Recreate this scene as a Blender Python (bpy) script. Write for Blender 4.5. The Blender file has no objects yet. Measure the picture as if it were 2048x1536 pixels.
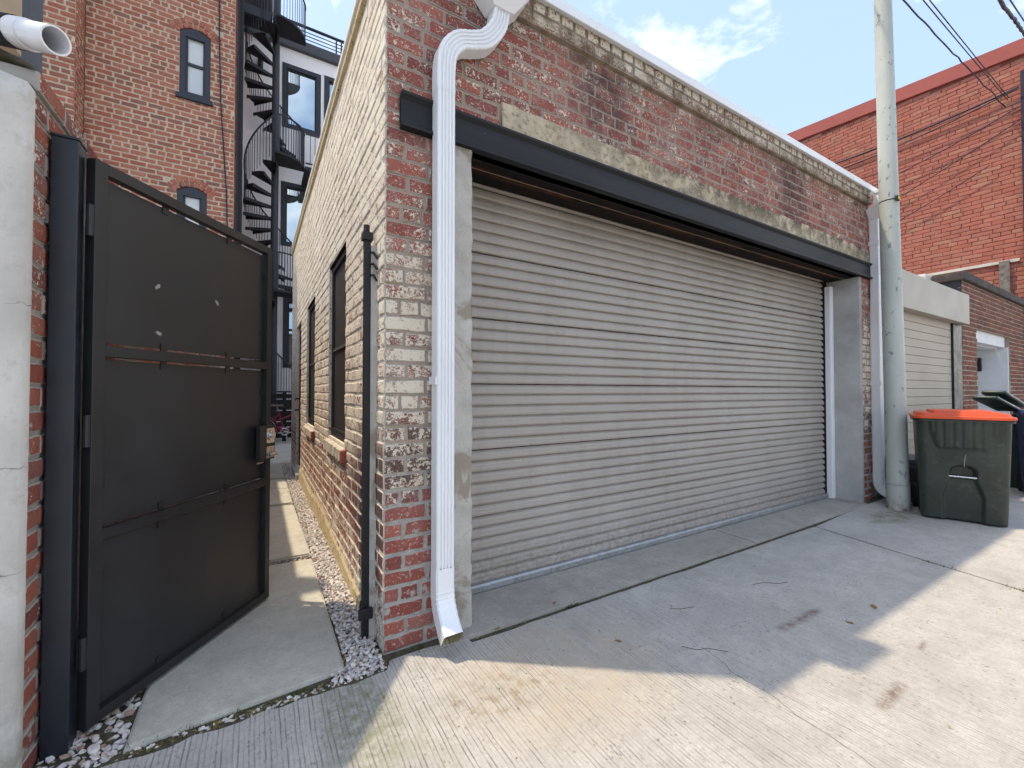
import bpy, bmesh, math, random
from mathutils import Vector, Matrix
import numpy as np

# ------------------------------------------------------------------ scene, camera, light
sc = bpy.context.scene
COL = sc.collection
EYE = 1.30
cam_d = bpy.data.cameras.new('camera'); cam = bpy.data.objects.new('camera', cam_d); COL.objects.link(cam)
cam_d.sensor_width = 36.0; cam_d.lens = 14.87; cam_d.clip_start = 0.03; cam_d.clip_end = 3000
cam.location = (0, 0, EYE); cam.rotation_euler = (math.radians(91.0), 0, math.radians(-31.0))
sc.camera = cam

SUN_STRENGTH, SKY_STRENGTH, EXPOSURE = 1.0, 0.15, 1.93
LDIR = Vector((1.418, -1.078, -3.76)).normalized()
sun_d = bpy.data.lights.new('sun', 'SUN'); sun = bpy.data.objects.new('sun', sun_d); COL.objects.link(sun)
sun_d.energy = SUN_STRENGTH; sun_d.angle = math.radians(0.9); sun_d.color = (1.0, 0.985, 0.965)
sun.rotation_euler = LDIR.to_track_quat('-Z', 'Y').to_euler(); sun.location = (-6, 6, 14)

w = bpy.data.worlds.new('World'); sc.world = w; w.use_nodes = True
nt = w.node_tree; nt.nodes.clear()
out = nt.nodes.new('ShaderNodeOutputWorld'); bg = nt.nodes.new('ShaderNodeBackground')
sky = nt.nodes.new('ShaderNodeTexSky'); sky.sky_type = 'NISHITA'; sky.sun_disc = False
sky.sun_elevation = math.asin(-LDIR.z); sky.sun_rotation = math.atan2(-LDIR.x, -LDIR.y)
sky.air_density = 1.0; sky.dust_density = 1.0; sky.ozone_density = 1.2
tc = nt.nodes.new('ShaderNodeTexCoord'); mp = nt.nodes.new('ShaderNodeMapping'); mp.inputs['Scale'].default_value = (1.0, 1.0, 1.9)
mp.inputs['Location'].default_value = (0.9, 0.4, 0.55)
cn = nt.nodes.new('ShaderNodeTexNoise'); cn.inputs['Scale'].default_value = 2.6; cn.inputs['Detail'].default_value = 8; cn.inputs['Roughness'].default_value = 0.56
cn.inputs['Distortion'].default_value = 0.35
cr = nt.nodes.new('ShaderNodeValToRGB'); cr.color_ramp.elements[0].position = 0.50; cr.color_ramp.elements[1].position = 0.82
cr.color_ramp.elements[0].color = (0, 0, 0, 1); cr.color_ramp.elements[1].color = (0.62, 0.62, 0.62, 1)
mx = nt.nodes.new('ShaderNodeMix'); mx.data_type = 'RGBA'
L_ = nt.links.new
L_(tc.outputs['Generated'], mp.inputs['Vector']); L_(mp.outputs['Vector'], cn.inputs['Vector']); L_(cn.outputs['Fac'], cr.inputs['Fac'])
hz = nt.nodes.new('ShaderNodeMix'); hz.data_type = 'RGBA'; hz.inputs[0].default_value = 0.85; hz.inputs[7].default_value = (0.80, 1.40, 2.75, 1)   # summer haze veiling the blue
L_(sky.outputs['Color'], hz.inputs[6]); L_(cr.outputs['Color'], mx.inputs[0]); L_(hz.outputs[2], mx.inputs[6]); mx.inputs[7].default_value = (9.5, 9.6, 9.8, 1)
L_(mx.outputs[2], bg.inputs['Color']); bg.inputs['Strength'].default_value = SKY_STRENGTH; L_(bg.outputs[0], out.inputs[0])

vs = sc.view_settings; vs.view_transform = 'Standard'; vs.look = 'None'; vs.gamma = 1.0; vs.exposure = EXPOSURE; vs.use_curve_mapping = False
vs.use_white_balance = True; vs.white_balance_temperature = 9200; vs.white_balance_tint = 10.0      # camera balanced for open shade
sc.render.engine = 'CYCLES'; sc.cycles.use_denoising = True; sc.cycles.max_bounces = 6; sc.cycles.diffuse_bounces = 3
sc.cycles.use_adaptive_sampling = True; sc.cycles.adaptive_threshold = 0.035; sc.cycles.sample_clamp_indirect = 6

RNG = random.Random(7)
# ------------------------------------------------------------------ node material helper
class Mat:
    def __init__(s, name, rough=0.8, metal=0.0, spec=0.3):
        s.m = bpy.data.materials.new(name); s.m.use_nodes = True; s.t = s.m.node_tree
        s.b = s.t.nodes['Principled BSDF']; s.b.inputs['Roughness'].default_value = rough; s.b.inputs['Metallic'].default_value = metal
        s.b.inputs['Specular IOR Level'].default_value = spec; s._p = None
    def nd(s, t): return s.t.nodes.new(t)
    def put(s, sock, v):
        if hasattr(v, 'is_output'): s.t.links.new(v, sock)
        elif isinstance(v, (tuple, list)): sock.default_value = (*v, 1) if (len(v) == 3 and len(sock.default_value) == 4) else v
        else: sock.default_value = v
    def pos(s):
        if not s._p: s._p = s.nd('ShaderNodeNewGeometry').outputs['Position']
        return s._p
    def xyz(s, v=None):
        n = s.nd('ShaderNodeSeparateXYZ'); s.put(n.inputs[0], v or s.pos()); return n.outputs
    def comb(s, x, y, z):
        n = s.nd('ShaderNodeCombineXYZ')
        for i, v in enumerate((x, y, z)): s.put(n.inputs[i], v)
        return n.outputs[0]
    def scl(s, sx, sy, sz, v=None):
        n = s.nd('ShaderNodeVectorMath'); n.operation = 'MULTIPLY'; s.put(n.inputs[0], v or s.pos()); n.inputs[1].default_value = (sx, sy, sz); return n.outputs[0]
    def noise(s, sc_, det=4, rough=0.55, vec=None, dist=0.0):
        n = s.nd('ShaderNodeTexNoise'); s.put(n.inputs['Vector'], vec or s.pos()); n.inputs['Scale'].default_value = sc_
        n.inputs['Detail'].default_value = min(det, 5.5); n.inputs['Roughness'].default_value = rough; n.inputs['Distortion'].default_value = dist; return n.outputs['Fac']
    def math(s, op, a, b=0.0, c=None, clamp=False):
        n = s.nd('ShaderNodeMath'); n.operation = op; n.use_clamp = clamp; s.put(n.inputs[0], a); s.put(n.inputs[1], b)
        if c is not None: s.put(n.inputs[2], c)
        return n.outputs[0]
    def mix(s, f, a, b, blend='MIX'):
        n = s.nd('ShaderNodeMix'); n.data_type = 'RGBA'; n.blend_type = blend; s.put(n.inputs[0], f); s.put(n.inputs[6], a); s.put(n.inputs[7], b); return n.outputs[2]
    def ramp(s, f, pts):
        n = s.nd('ShaderNodeValToRGB'); e = n.color_ramp.elements
        while len(e) < len(pts): e.new(0.5)
        for i, (p, c) in enumerate(pts):
            e[i].position = p; e[i].color = (c, c, c, 1) if not isinstance(c, tuple) else (*c, 1)
        s.put(n.inputs[0], f); return n.outputs[0]
    def rng(s, v, a, b, c=0.0, d=1.0):
        n = s.nd('ShaderNodeMapRange'); s.put(n.inputs[0], v)
        for i, q in enumerate((a, b, c, d)): n.inputs[i + 1].default_value = q
        n.clamp = True; return n.outputs[0]
    def attr(s, name):
        n = s.nd('ShaderNodeAttribute'); n.attribute_name = name; q = s.nd('ShaderNodeSeparateColor'); s.t.links.new(n.outputs['Color'], q.inputs[0]); return q.outputs
    def col(s, v): s.put(s.b.inputs['Base Color'], v); return s
    def rough(s, v): s.put(s.b.inputs['Roughness'], v); return s
    def bump(s, hgt, strength=0.5, dist=0.01):
        n = s.nd('ShaderNodeBump'); s.put(n.inputs['Height'], hgt); n.inputs['Strength'].default_value = strength; n.inputs['Distance'].default_value = dist
        s.t.links.new(n.outputs[0], s.b.inputs['Normal']); return s

def simple(name, c, rough=0.6, metal=0.0, var=0.12, scale=9.0, bump=0.0, spec=0.3, dirt=None):
    a = Mat(name, rough, metal, spec)
    n = a.noise(scale, 6, 0.62)
    dark = tuple(x * (1 - var * 2) for x in c); light = tuple(min(1, x * (1 + var)) for x in c)
    cc = a.mix(a.rng(n, 0.3, 0.7), dark, light)
    if dirt:
        cc = a.mix(a.rng(a.noise(scale * 3.1, 8, 0.7), 0.54, 0.70), cc, dirt)
    a.col(cc); a.rough(a.rng(a.noise(scale * 2, 4), 0.3, 0.7, max(0.03, rough - 0.08), min(1, rough + 0.1)))
    if bump: a.bump(a.noise(scale * 12, 6, 0.6), bump, 0.004)
    return a.m

# ------------------------------------------------------------------ brick materials
def brick_mat(name, reds, paint=None, paint_col=(0.66, 0.59, 0.46), mortar=(0.36, 0.34, 0.31), smear=0.45, grime=0.0, stains=(), moss=None, dark_corner=False, fleck=0.0):
    a = Mat(name, 0.88, spec=0.15)
    r1, r2, ed = a.attr('bk')
    x, y, z = a.xyz()
    c = a.ramp(r1, [(i / (len(reds) - 1), q) for i, q in enumerate(reds)])
    n1 = a.noise(38, 7, 0.7); n2 = a.noise(6.5, 5, 0.6)
    c = a.mix(a.rng(n1, 0.35, 0.75, 0.0, 0.55), c, a.mix(0.5, c, (0.12, 0.045, 0.04)))
    c = a.mix(a.rng(n2, 0.5, 0.75, 0.0, 0.35), c, (0.42, 0.24, 0.19))
    if fleck: c = a.mix(a.rng(a.noise(2.6, 5, 0.65), 0.50, 0.72, 0.0, 0.28), c, (0.47, 0.36, 0.32))      # salts bloomed on the face
    hgt = n1
    fine = a.noise(62, 6, 0.76); coarse = a.noise(9, 4, 0.62)
    hb = a.noise(44, 4, 0.65)
    if fleck:
        fm = a.math('MULTIPLY', a.rng(fine, 0.57, 0.61), a.rng(coarse, 0.50 - fleck, 0.62 - fleck))
        c = a.mix(a.math('MULTIPLY', fm, 0.8), c, (0.60, 0.53, 0.45))
    if paint is not None:
        pz = a.ramp(a.math('DIVIDE', z, 4.0), [(p / 4.0, v) for p, v in paint])
        nn = a.math('ADD', a.math('MULTIPLY', fine, 1.15), a.math('MULTIPLY', coarse, 0.65))
        nn = a.math('ADD', nn, a.math('MULTIPLY', a.math('SUBTRACT', r2, 0.5), 0.09))
        nn = a.math('ADD', a.math('MULTIPLY', a.math('SUBTRACT', nn, 0.9), 1.55), 0.5)
        pm = a.math('MULTIPLY_ADD', a.math('SUBTRACT', pz, nn), 9.0, 0.5, clamp=True)
        if fleck:   # sooty courses where the bins used to stand
            zz_ = a.math('MULTIPLY', a.rng(z, 0.70, 0.86), a.rng(z, 1.30, 1.02))
            c = a.mix(a.math('MULTIPLY', zz_, a.rng(n2, 0.30, 0.55, 0.35, 0.9)), c, (0.085, 0.06, 0.055))
        if dark_corner:   # soot-black old paint low down beside the corner
            dk = a.math('MULTIPLY', a.rng(y, 3.6, 2.5), a.math('MULTIPLY', a.rng(z, 0.15, 0.5), a.rng(z, 1.35, 0.75)))
            c = a.mix(a.math('MULTIPLY', dk, a.rng(n2, 0.35, 0.55, 0.3, 0.95)), c, (0.07, 0.06, 0.06))
            pm = a.math('MULTIPLY', pm, a.math('SUBTRACT', 1.0, a.math('MULTIPLY', dk, 0.75)))
        pcol = a.mix(a.rng(a.noise(2.5, 5, 0.6), 0.35, 0.7), paint_col, tuple(v * q for v, q in zip(paint_col, (0.93, 0.86, 0.82))))
        # thin soot-coloured rim where the paint has lifted
        rim = a.math('MULTIPLY', a.rng(pm, 0.05, 0.5), a.rng(pm, 0.98, 0.55))
        c = a.mix(a.math('MULTIPLY', rim, 0.65), c, (0.09, 0.08, 0.075))
        c = a.mix(a.rng(pm, 0.5, 0.8), c, pcol)
        fk = a.math('MULTIPLY', a.rng(a.noise(85, 4, 0.7), 0.565, 0.61), a.rng(a.noise(5.0, 4, 0.6), 0.42, 0.60))
        c = a.mix(a.math('MULTIPLY', fk, 0.85), c, (0.085, 0.07, 0.065))
    if smear:
        sm = a.math('SUBTRACT', a.math('ADD', a.noise(24, 6, 0.65), a.math('MULTIPLY', a.noise(3.0, 3), 0.85)), a.math('MULTIPLY_ADD', ed, 0.62, 0.17))
        if paint is not None: sm = a.math('ADD', sm, a.rng(z, 0.95, 0.55, 0.0, 0.075))
        c = a.mix(a.rng(sm, 0.86 - smear, 0.93 - smear), c, mortar)
    for (sx, sw, z0, z1, amt) in stains:   # old leak streaks, each with its own ragged outline
        d = a.math('ABSOLUTE', a.math('SUBTRACT', a.math('ADD', x, a.math('MULTIPLY', a.noise(5.0, 6, 0.6), 0.5)), sx + 0.25))
        mk_ = a.math('MULTIPLY', a.rng(d, sw, sw * 0.35), a.math('MULTIPLY', a.rng(z, z0, z0 + 0.25), a.rng(z, z1 + .02, z1 - 0.1)))
        mk_ = a.math('MULTIPLY', mk_, a.rng(a.noise(11, 5, 0.7), 0.34, 0.58))
        c = a.mix(a.math('MULTIPLY', mk_, amt), c, (0.055, 0.043, 0.045))
    if moss:
        mm = a.math('MULTIPLY', a.rng(z, moss[0], moss[1]), a.rng(a.noise(7, 7, 0.7), 0.38, 0.62))
        c = a.mix(a.math('MULTIPLY', mm, 0.8), c, (0.13, 0.10, 0.055))
    if grime:
        c = a.mix(a.math('MULTIPLY', a.rng(a.noise(4, 8, 0.72), 0.42, 0.72), grime), c, (0.10, 0.075, 0.07))
    a.col(c); a.bump(hb, 0.75, 0.007)
    return a.m

def mortar_mat(name, c, alt=None, paint=None, paint_col=(0.66, 0.60, 0.50), moss=None):
    a = Mat(name, 0.95, spec=0.1); x, y, z = a.xyz()
    n = a.noise(45, 7, 0.7)
    cc = a.mix(a.rng(n, 0.3, 0.7), tuple(v * 0.62 for v in c), tuple(min(1, v * 1.12) for v in c))
    if alt: cc = a.mix(a.rng(z, *alt[1]), cc, a.mix(a.rng(n, 0.3, 0.7), tuple(v * 0.7 for v in alt[0]), alt[0]))
    if paint is not None:
        pz = a.ramp(a.math('DIVIDE', z, 4.0), [(p / 4.0, v) for p, v in paint])
        nn = a.math('ADD', a.math('MULTIPLY', a.math('SUBTRACT', a.noise(12, 8, 0.7), 0.5), 2.2), 0.5)
        cc = a.mix(a.math('MULTIPLY_ADD', a.math('SUBTRACT', pz, nn), 6.0, 0.5, clamp=True), cc, paint_col)
    if moss:
        mm = a.math('MULTIPLY', a.rng(z, moss[0], moss[1]), a.rng(a.noise(7, 7, 0.7), 0.38, 0.62))
        cc = a.mix(a.math('MULTIPLY', mm, 0.8), cc, (0.12, 0.09, 0.05))
    a.col(cc); a.bump(n, 0.9, 0.006)
    return a.m

REDS = [(0.20, 0.058, 0.052), (0.29, 0.075, 0.058), (0.34, 0.092, 0.070), (0.39, 0.12, 0.086), (0.26, 0.082, 0.075)]
P_FRONT = [(0.0, 0.10), (0.55, 0.16), (0.74, 0.30), (0.90, 0.46), (1.15, 0.56), (1.65, 0.68), (2.0, 0.52), (2.25, 0.37), (2.6, 0.31), (3.45, 0.33), (3.62, 0.62)]
P_SIDE = [(0.0, 0.64), (0.22, 0.54), (0.42, 0.42), (0.70, 0.50), (0.90, 0.62), (1.4, 0.66), (2.1, 0.70), (2.7, 0.76), (3.2, 0.80), (3.9, 0.84)]
STAINS = [(2.02, 0.34, 2.90, 3.62, 0.82), (4.55, 0.34, 2.85, 3.62, 0.85), (3.2, 0.18, 3.2, 3.6, 0.45)]
M = {}
M['bf'] = brick_mat('front_brick', REDS, P_FRONT, smear=0.47, stains=STAINS, moss=(3.40, 3.58), fleck=0.12, paint_col=(0.68, 0.61, 0.50))
M['bs'] = brick_mat('side_brick', REDS, P_SIDE, paint_col=(0.74, 0.68, 0.58), mortar=(0.56, 0.51, 0.44), smear=0.40, dark_corner=True)
M['mf'] = mortar_mat('front_mortar', (0.43, 0.405, 0.37), alt=((0.43, 0.335, 0.265), (0.80, 1.0)), moss=(3.40, 3.58))
M['ms'] = mortar_mat('side_mortar', (0.36, 0.31, 0.27), paint=[(0, 0.6), (0.6, 0.64), (1.1, 0.76), (2.2, 0.76), (3.9, 0.85)])
M['bl'] = brick_mat('garden_wall_brick', [(0.20, 0.06, 0.05), (0.32, 0.09, 0.06), (0.36, 0.11, 0.07), (0.24, 0.10, 0.09)], [(0, 0.18), (1.4, 0.22), (1.8, 0.42), (2.1, 0.36), (2.4, 0.30)], smear=0.50, paint_col=(0.62, 0.58, 0.53))
M['ml'] = mortar_mat('garden_wall_mortar', (0.36, 0.32, 0.28))
M['bh'] = brick_mat('house_brick', [(0.38, 0.115, 0.075), (0.45, 0.150, 0.098), (0.47, 0.185, 0.125), (0.38, 0.125, 0.085), (0.24, 0.12, 0.10)], smear=0.22, grime=0.12, mortar=(0.58, 0.47, 0.36))
M['mh'] = mortar_mat('house_mortar', (0.62, 0.50, 0.38))
M['br'] = brick_mat('warehouse_brick', [(0.40, 0.130, 0.095), (0.44, 0.145, 0.108), (0.46, 0.165, 0.125), (0.40, 0.135, 0.108), (0.46, 0.21, 0.15)], smear=0.10, grime=0.30, mortar=(0.26, 0.10, 0.08))
M['mr'] = mortar_mat('warehouse_mortar', (0.25, 0.085, 0.068))
M['b3'] = brick_mat('small_garage_brick', [(0.13, 0.055, 0.045), (0.22, 0.075, 0.05), (0.27, 0.09, 0.06), (0.10, 0.06, 0.055)], smear=0.2, grime=0.4, mortar=(0.42, 0.35, 0.28))
M['m3'] = mortar_mat('small_garage_mortar', (0.45, 0.37, 0.29))

# ------------------------------------------------------------------ other materials
a = Mat('white_aluminium', 0.36, spec=0.5); a.col(a.mix(a.rng(a.noise(2.2, 4, 0.6), 0.45, 0.75, 0.0, 0.5), (0.80, 0.82, 0.84), (0.70, 0.71, 0.71))); M['white'] = a.m
M['white_inner'] = simple('aluminium_inside', (0.34, 0.30, 0.16), 0.6, var=0.2, scale=30)
M['pvc'] = simple('white_pvc', (0.78, 0.80, 0.84), 0.35, var=0.03, scale=12, spec=0.5)
M['gate'] = simple('black_gate_paint', (0.018, 0.0185, 0.021), 0.42, var=0.10, scale=5, spec=0.45)
M['gate_panel'] = simple('black_sheet', (0.0225, 0.0235, 0.026), 0.45, var=0.12, scale=2.2, spec=0.45)
M['post'] = simple('blue_black_steel', (0.012, 0.017, 0.026), 0.42, var=0.2, scale=6, spec=0.5)
M['black'] = simple('black_steel', (0.014, 0.015, 0.018), 0.5, var=0.15, scale=8, spec=0.4)
M['void'] = simple('dark_void', (0.006, 0.006, 0.006), 0.9, var=0.0)
M['chrome'] = simple('worn_chrome', (0.62, 0.60, 0.57), 0.22, 1.0, var=0.08, scale=40)
M['tape'] = simple('masking_tape_scraps', (0.30, 0.29, 0.28), 0.8, var=0.1, scale=60)
M['iron'] = simple('stair_iron', (0.040, 0.046, 0.060), 0.55, var=0.12, scale=5)
M['tread'] = simple('stair_tread', (0.026, 0.026, 0.031), 0.7, var=0.15, scale=7)
M['trim'] = simple('slate_trim', (0.034, 0.040, 0.052), 0.5, var=0.06, scale=4)
M['white_wall'] = simple('white_render', (0.86, 0.86, 0.87), 0.9, var=0.02, scale=1.6, bump=0.15)
M['bounce_roof'] = simple('pale_bounce_roof', (0.74, 0.74, 0.72), 0.7, var=0.06, scale=1.2)  # white added to the unseen roofs to bounce sunlight onto the rear houses
M['sill'] = simple('whitewashed_sill_brick', (0.60, 0.54, 0.44), 0.9, var=0.15, scale=25, bump=0.6, dirt=(0.22, 0.17, 0.14))
a = Mat('painted_concrete_band', 0.92, spec=0.1)
n = a.noise(30, 9, 0.75); n2 = a.noise(3.2, 6, 0.65); x, y, z = a.xyz()
c = a.mix(a.rng(n2, 0.3, 0.7), (0.52, 0.42, 0.29), (0.66, 0.57, 0.43))
c = a.mix(a.rng(n, 0.52, 0.62), c, (0.26, 0.20, 0.13))
streak = a.noise(7, 8, 0.72, a.scl(1, 1, 0.8)); top = a.rng(z, 2.84, 3.0)
c = a.mix(a.math('MULTIPLY', a.rng(streak, 0.38, 0.55), a.math('MULTIPLY', a.rng(x, 1.5, 2.8, 0.35, 0.95), a.rng(top, 0, 1, 0.5, 1.0))), c, (0.10, 0.082, 0.062))
c = a.mix(a.rng(a.noise(60, 6, 0.7), 0.60, 0.66), c, (0.66, 0.60, 0.48))
a.col(c); a.bump(a.noise(38, 5, 0.75), 1.0, 0.014); M['band'] = a.m
a = Mat('steel_beam_paint', 0.58, spec=0.3)
c = a.mix(a.rng(a.noise(3, 6, 0.6, a.scl(0.4, 1, 3)), 0.35, 0.7), (0.0115, 0.0125, 0.0145), (0.021, 0.022, 0.0245))
c = a.mix(a.rng(a.noise(70, 5, 0.7), 0.68, 0.72), c, (0.25, 0.25, 0.24))
a.col(c); a.bump(a.noise(12, 5), 0.12, 0.004); M['beam'] = a.m
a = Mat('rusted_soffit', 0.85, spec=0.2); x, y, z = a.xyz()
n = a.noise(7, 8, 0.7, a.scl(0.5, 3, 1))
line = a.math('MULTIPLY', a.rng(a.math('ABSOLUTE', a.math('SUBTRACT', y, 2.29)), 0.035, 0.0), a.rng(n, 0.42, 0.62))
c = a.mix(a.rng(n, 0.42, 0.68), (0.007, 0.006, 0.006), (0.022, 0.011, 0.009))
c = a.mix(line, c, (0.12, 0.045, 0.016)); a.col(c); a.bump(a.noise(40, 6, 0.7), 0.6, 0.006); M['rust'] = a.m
a = Mat('door_slat_paint', 0.42, spec=0.42); x, y, z = a.xyz()
n = a.noise(2.2, 7, 0.65, a.scl(1, 1, 0.5))
c = a.mix(a.rng(n, 0.35, 0.68), (0.325, 0.288, 0.252), (0.375, 0.338, 0.302))
dirt = a.math('MULTIPLY', a.rng(a.noise(10, 8, 0.75, a.scl(1, 1, 0.12)), 0.52, 0.72), 0.22)
c = a.mix(dirt, c, (0.17, 0.135, 0.105))
c = a.mix(a.math('MULTIPLY', a.rng(z, 0.35, 0.05), a.rng(a.noise(26, 6, 0.7), 0.4, 0.7)), c, (0.16, 0.13, 0.11))
c = a.mix(a.rng(a.noise(55, 3, 0.5), 0.73, 0.76), c, (0.55, 0.54, 0.52))
a.col(c); a.rough(a.rng(n, 0.3, 0.7, 0.34, 0.56)); a.bump(a.noise(2.2, 3, 0.5, a.scl(1, 1, 3)), 0.22, 0.03); M['slat'] = a.m
M['bar'] = simple('zinc_bottom_bar', (0.40, 0.41, 0.42), 0.38, 0.55, var=0.12, scale=14, dirt=(0.2, 0.18, 0.16))
a = Mat('smeared_parging', 0.93, spec=0.1); n = a.noise(5, 8, 0.68); x, y, z = a.xyz()
c = a.mix(a.rng(n, 0.3, 0.7), (0.36, 0.34, 0.31), (0.55, 0.525, 0.48))
c = a.mix(a.rng(a.noise(3.2, 6, 0.6, dist=0.8), 0.56, 0.62), c, (0.30, 0.26, 0.21))
a.col(c); a.bump(a.math('ADD', a.noise(60, 7, 0.7), n), 0.6, 0.008); M['parge'] = a.m
a = Mat('smooth_jamb_concrete', 0.9, spec=0.12); n = a.noise(2.6, 8, 0.62)
a.col(a.mix(a.rng(n, 0.3, 0.7), (0.33, 0.325, 0.315), (0.52, 0.51, 0.49))); a.bump(a.noise(70, 6), 0.25, 0.004); M['jamb'] = a.m
a = Mat('base_parging', 0.92, spec=0.1); n = a.noise(11, 9, 0.72)
c = a.mix(a.rng(n, 0.35, 0.65), (0.46, 0.36, 0.22), (0.60, 0.50, 0.34)); c = a.mix(a.rng(a.noise(22, 8, 0.75), 0.56, 0.62), c, (0.16, 0.12, 0.10))
a.col(c); a.bump(n, 0.8, 0.01); M['base'] = a.m
a = Mat('old_stucco', 0.9, spec=0.12); n = a.noise(3.5, 8, 0.62)
c = a.mix(a.rng(n, 0.3, 0.72), (0.46, 0.435, 0.40), (0.68, 0.655, 0.615)); x, y, z = a.xyz()
c = a.mix(a.rng(a.noise(14, 5, 0.75), 0.52, 0.72, 0.0, 0.6), c, (0.36, 0.335, 0.30))
c = a.mix(a.math('MULTIPLY', a.rng(z, 0.6, 0.0), a.rng(a.noise(6, 5, 0.7), 0.35, 0.6)), c, (0.27, 0.25, 0.20))
for zz in (0.72, 1.06, 1.60):
    ck = a.math('ABSOLUTE', a.math('SUBTRACT', z, a.math('ADD', zz - 0.06, a.math('MULTIPLY', a.noise(4, 8, 0.7), 0.12))))
    c = a.mix(a.math('MULTIPLY', a.rng(ck, 0.0035, 0.001), a.rng(a.noise(3.3, 3), 0.42, 0.5)), c, (0.22, 0.22, 0.24))
a.col(c); a.bump(a.noise(26, 5, 0.7), 0.4, 0.008); M['stucco'] = a.m
M['cap'] = simple('crumbled_mortar_cap', (0.20, 0.175, 0.13), 0.95, var=0.25, scale=18, bump=0.8, dirt=(0.08, 0.075, 0.04))

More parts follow.
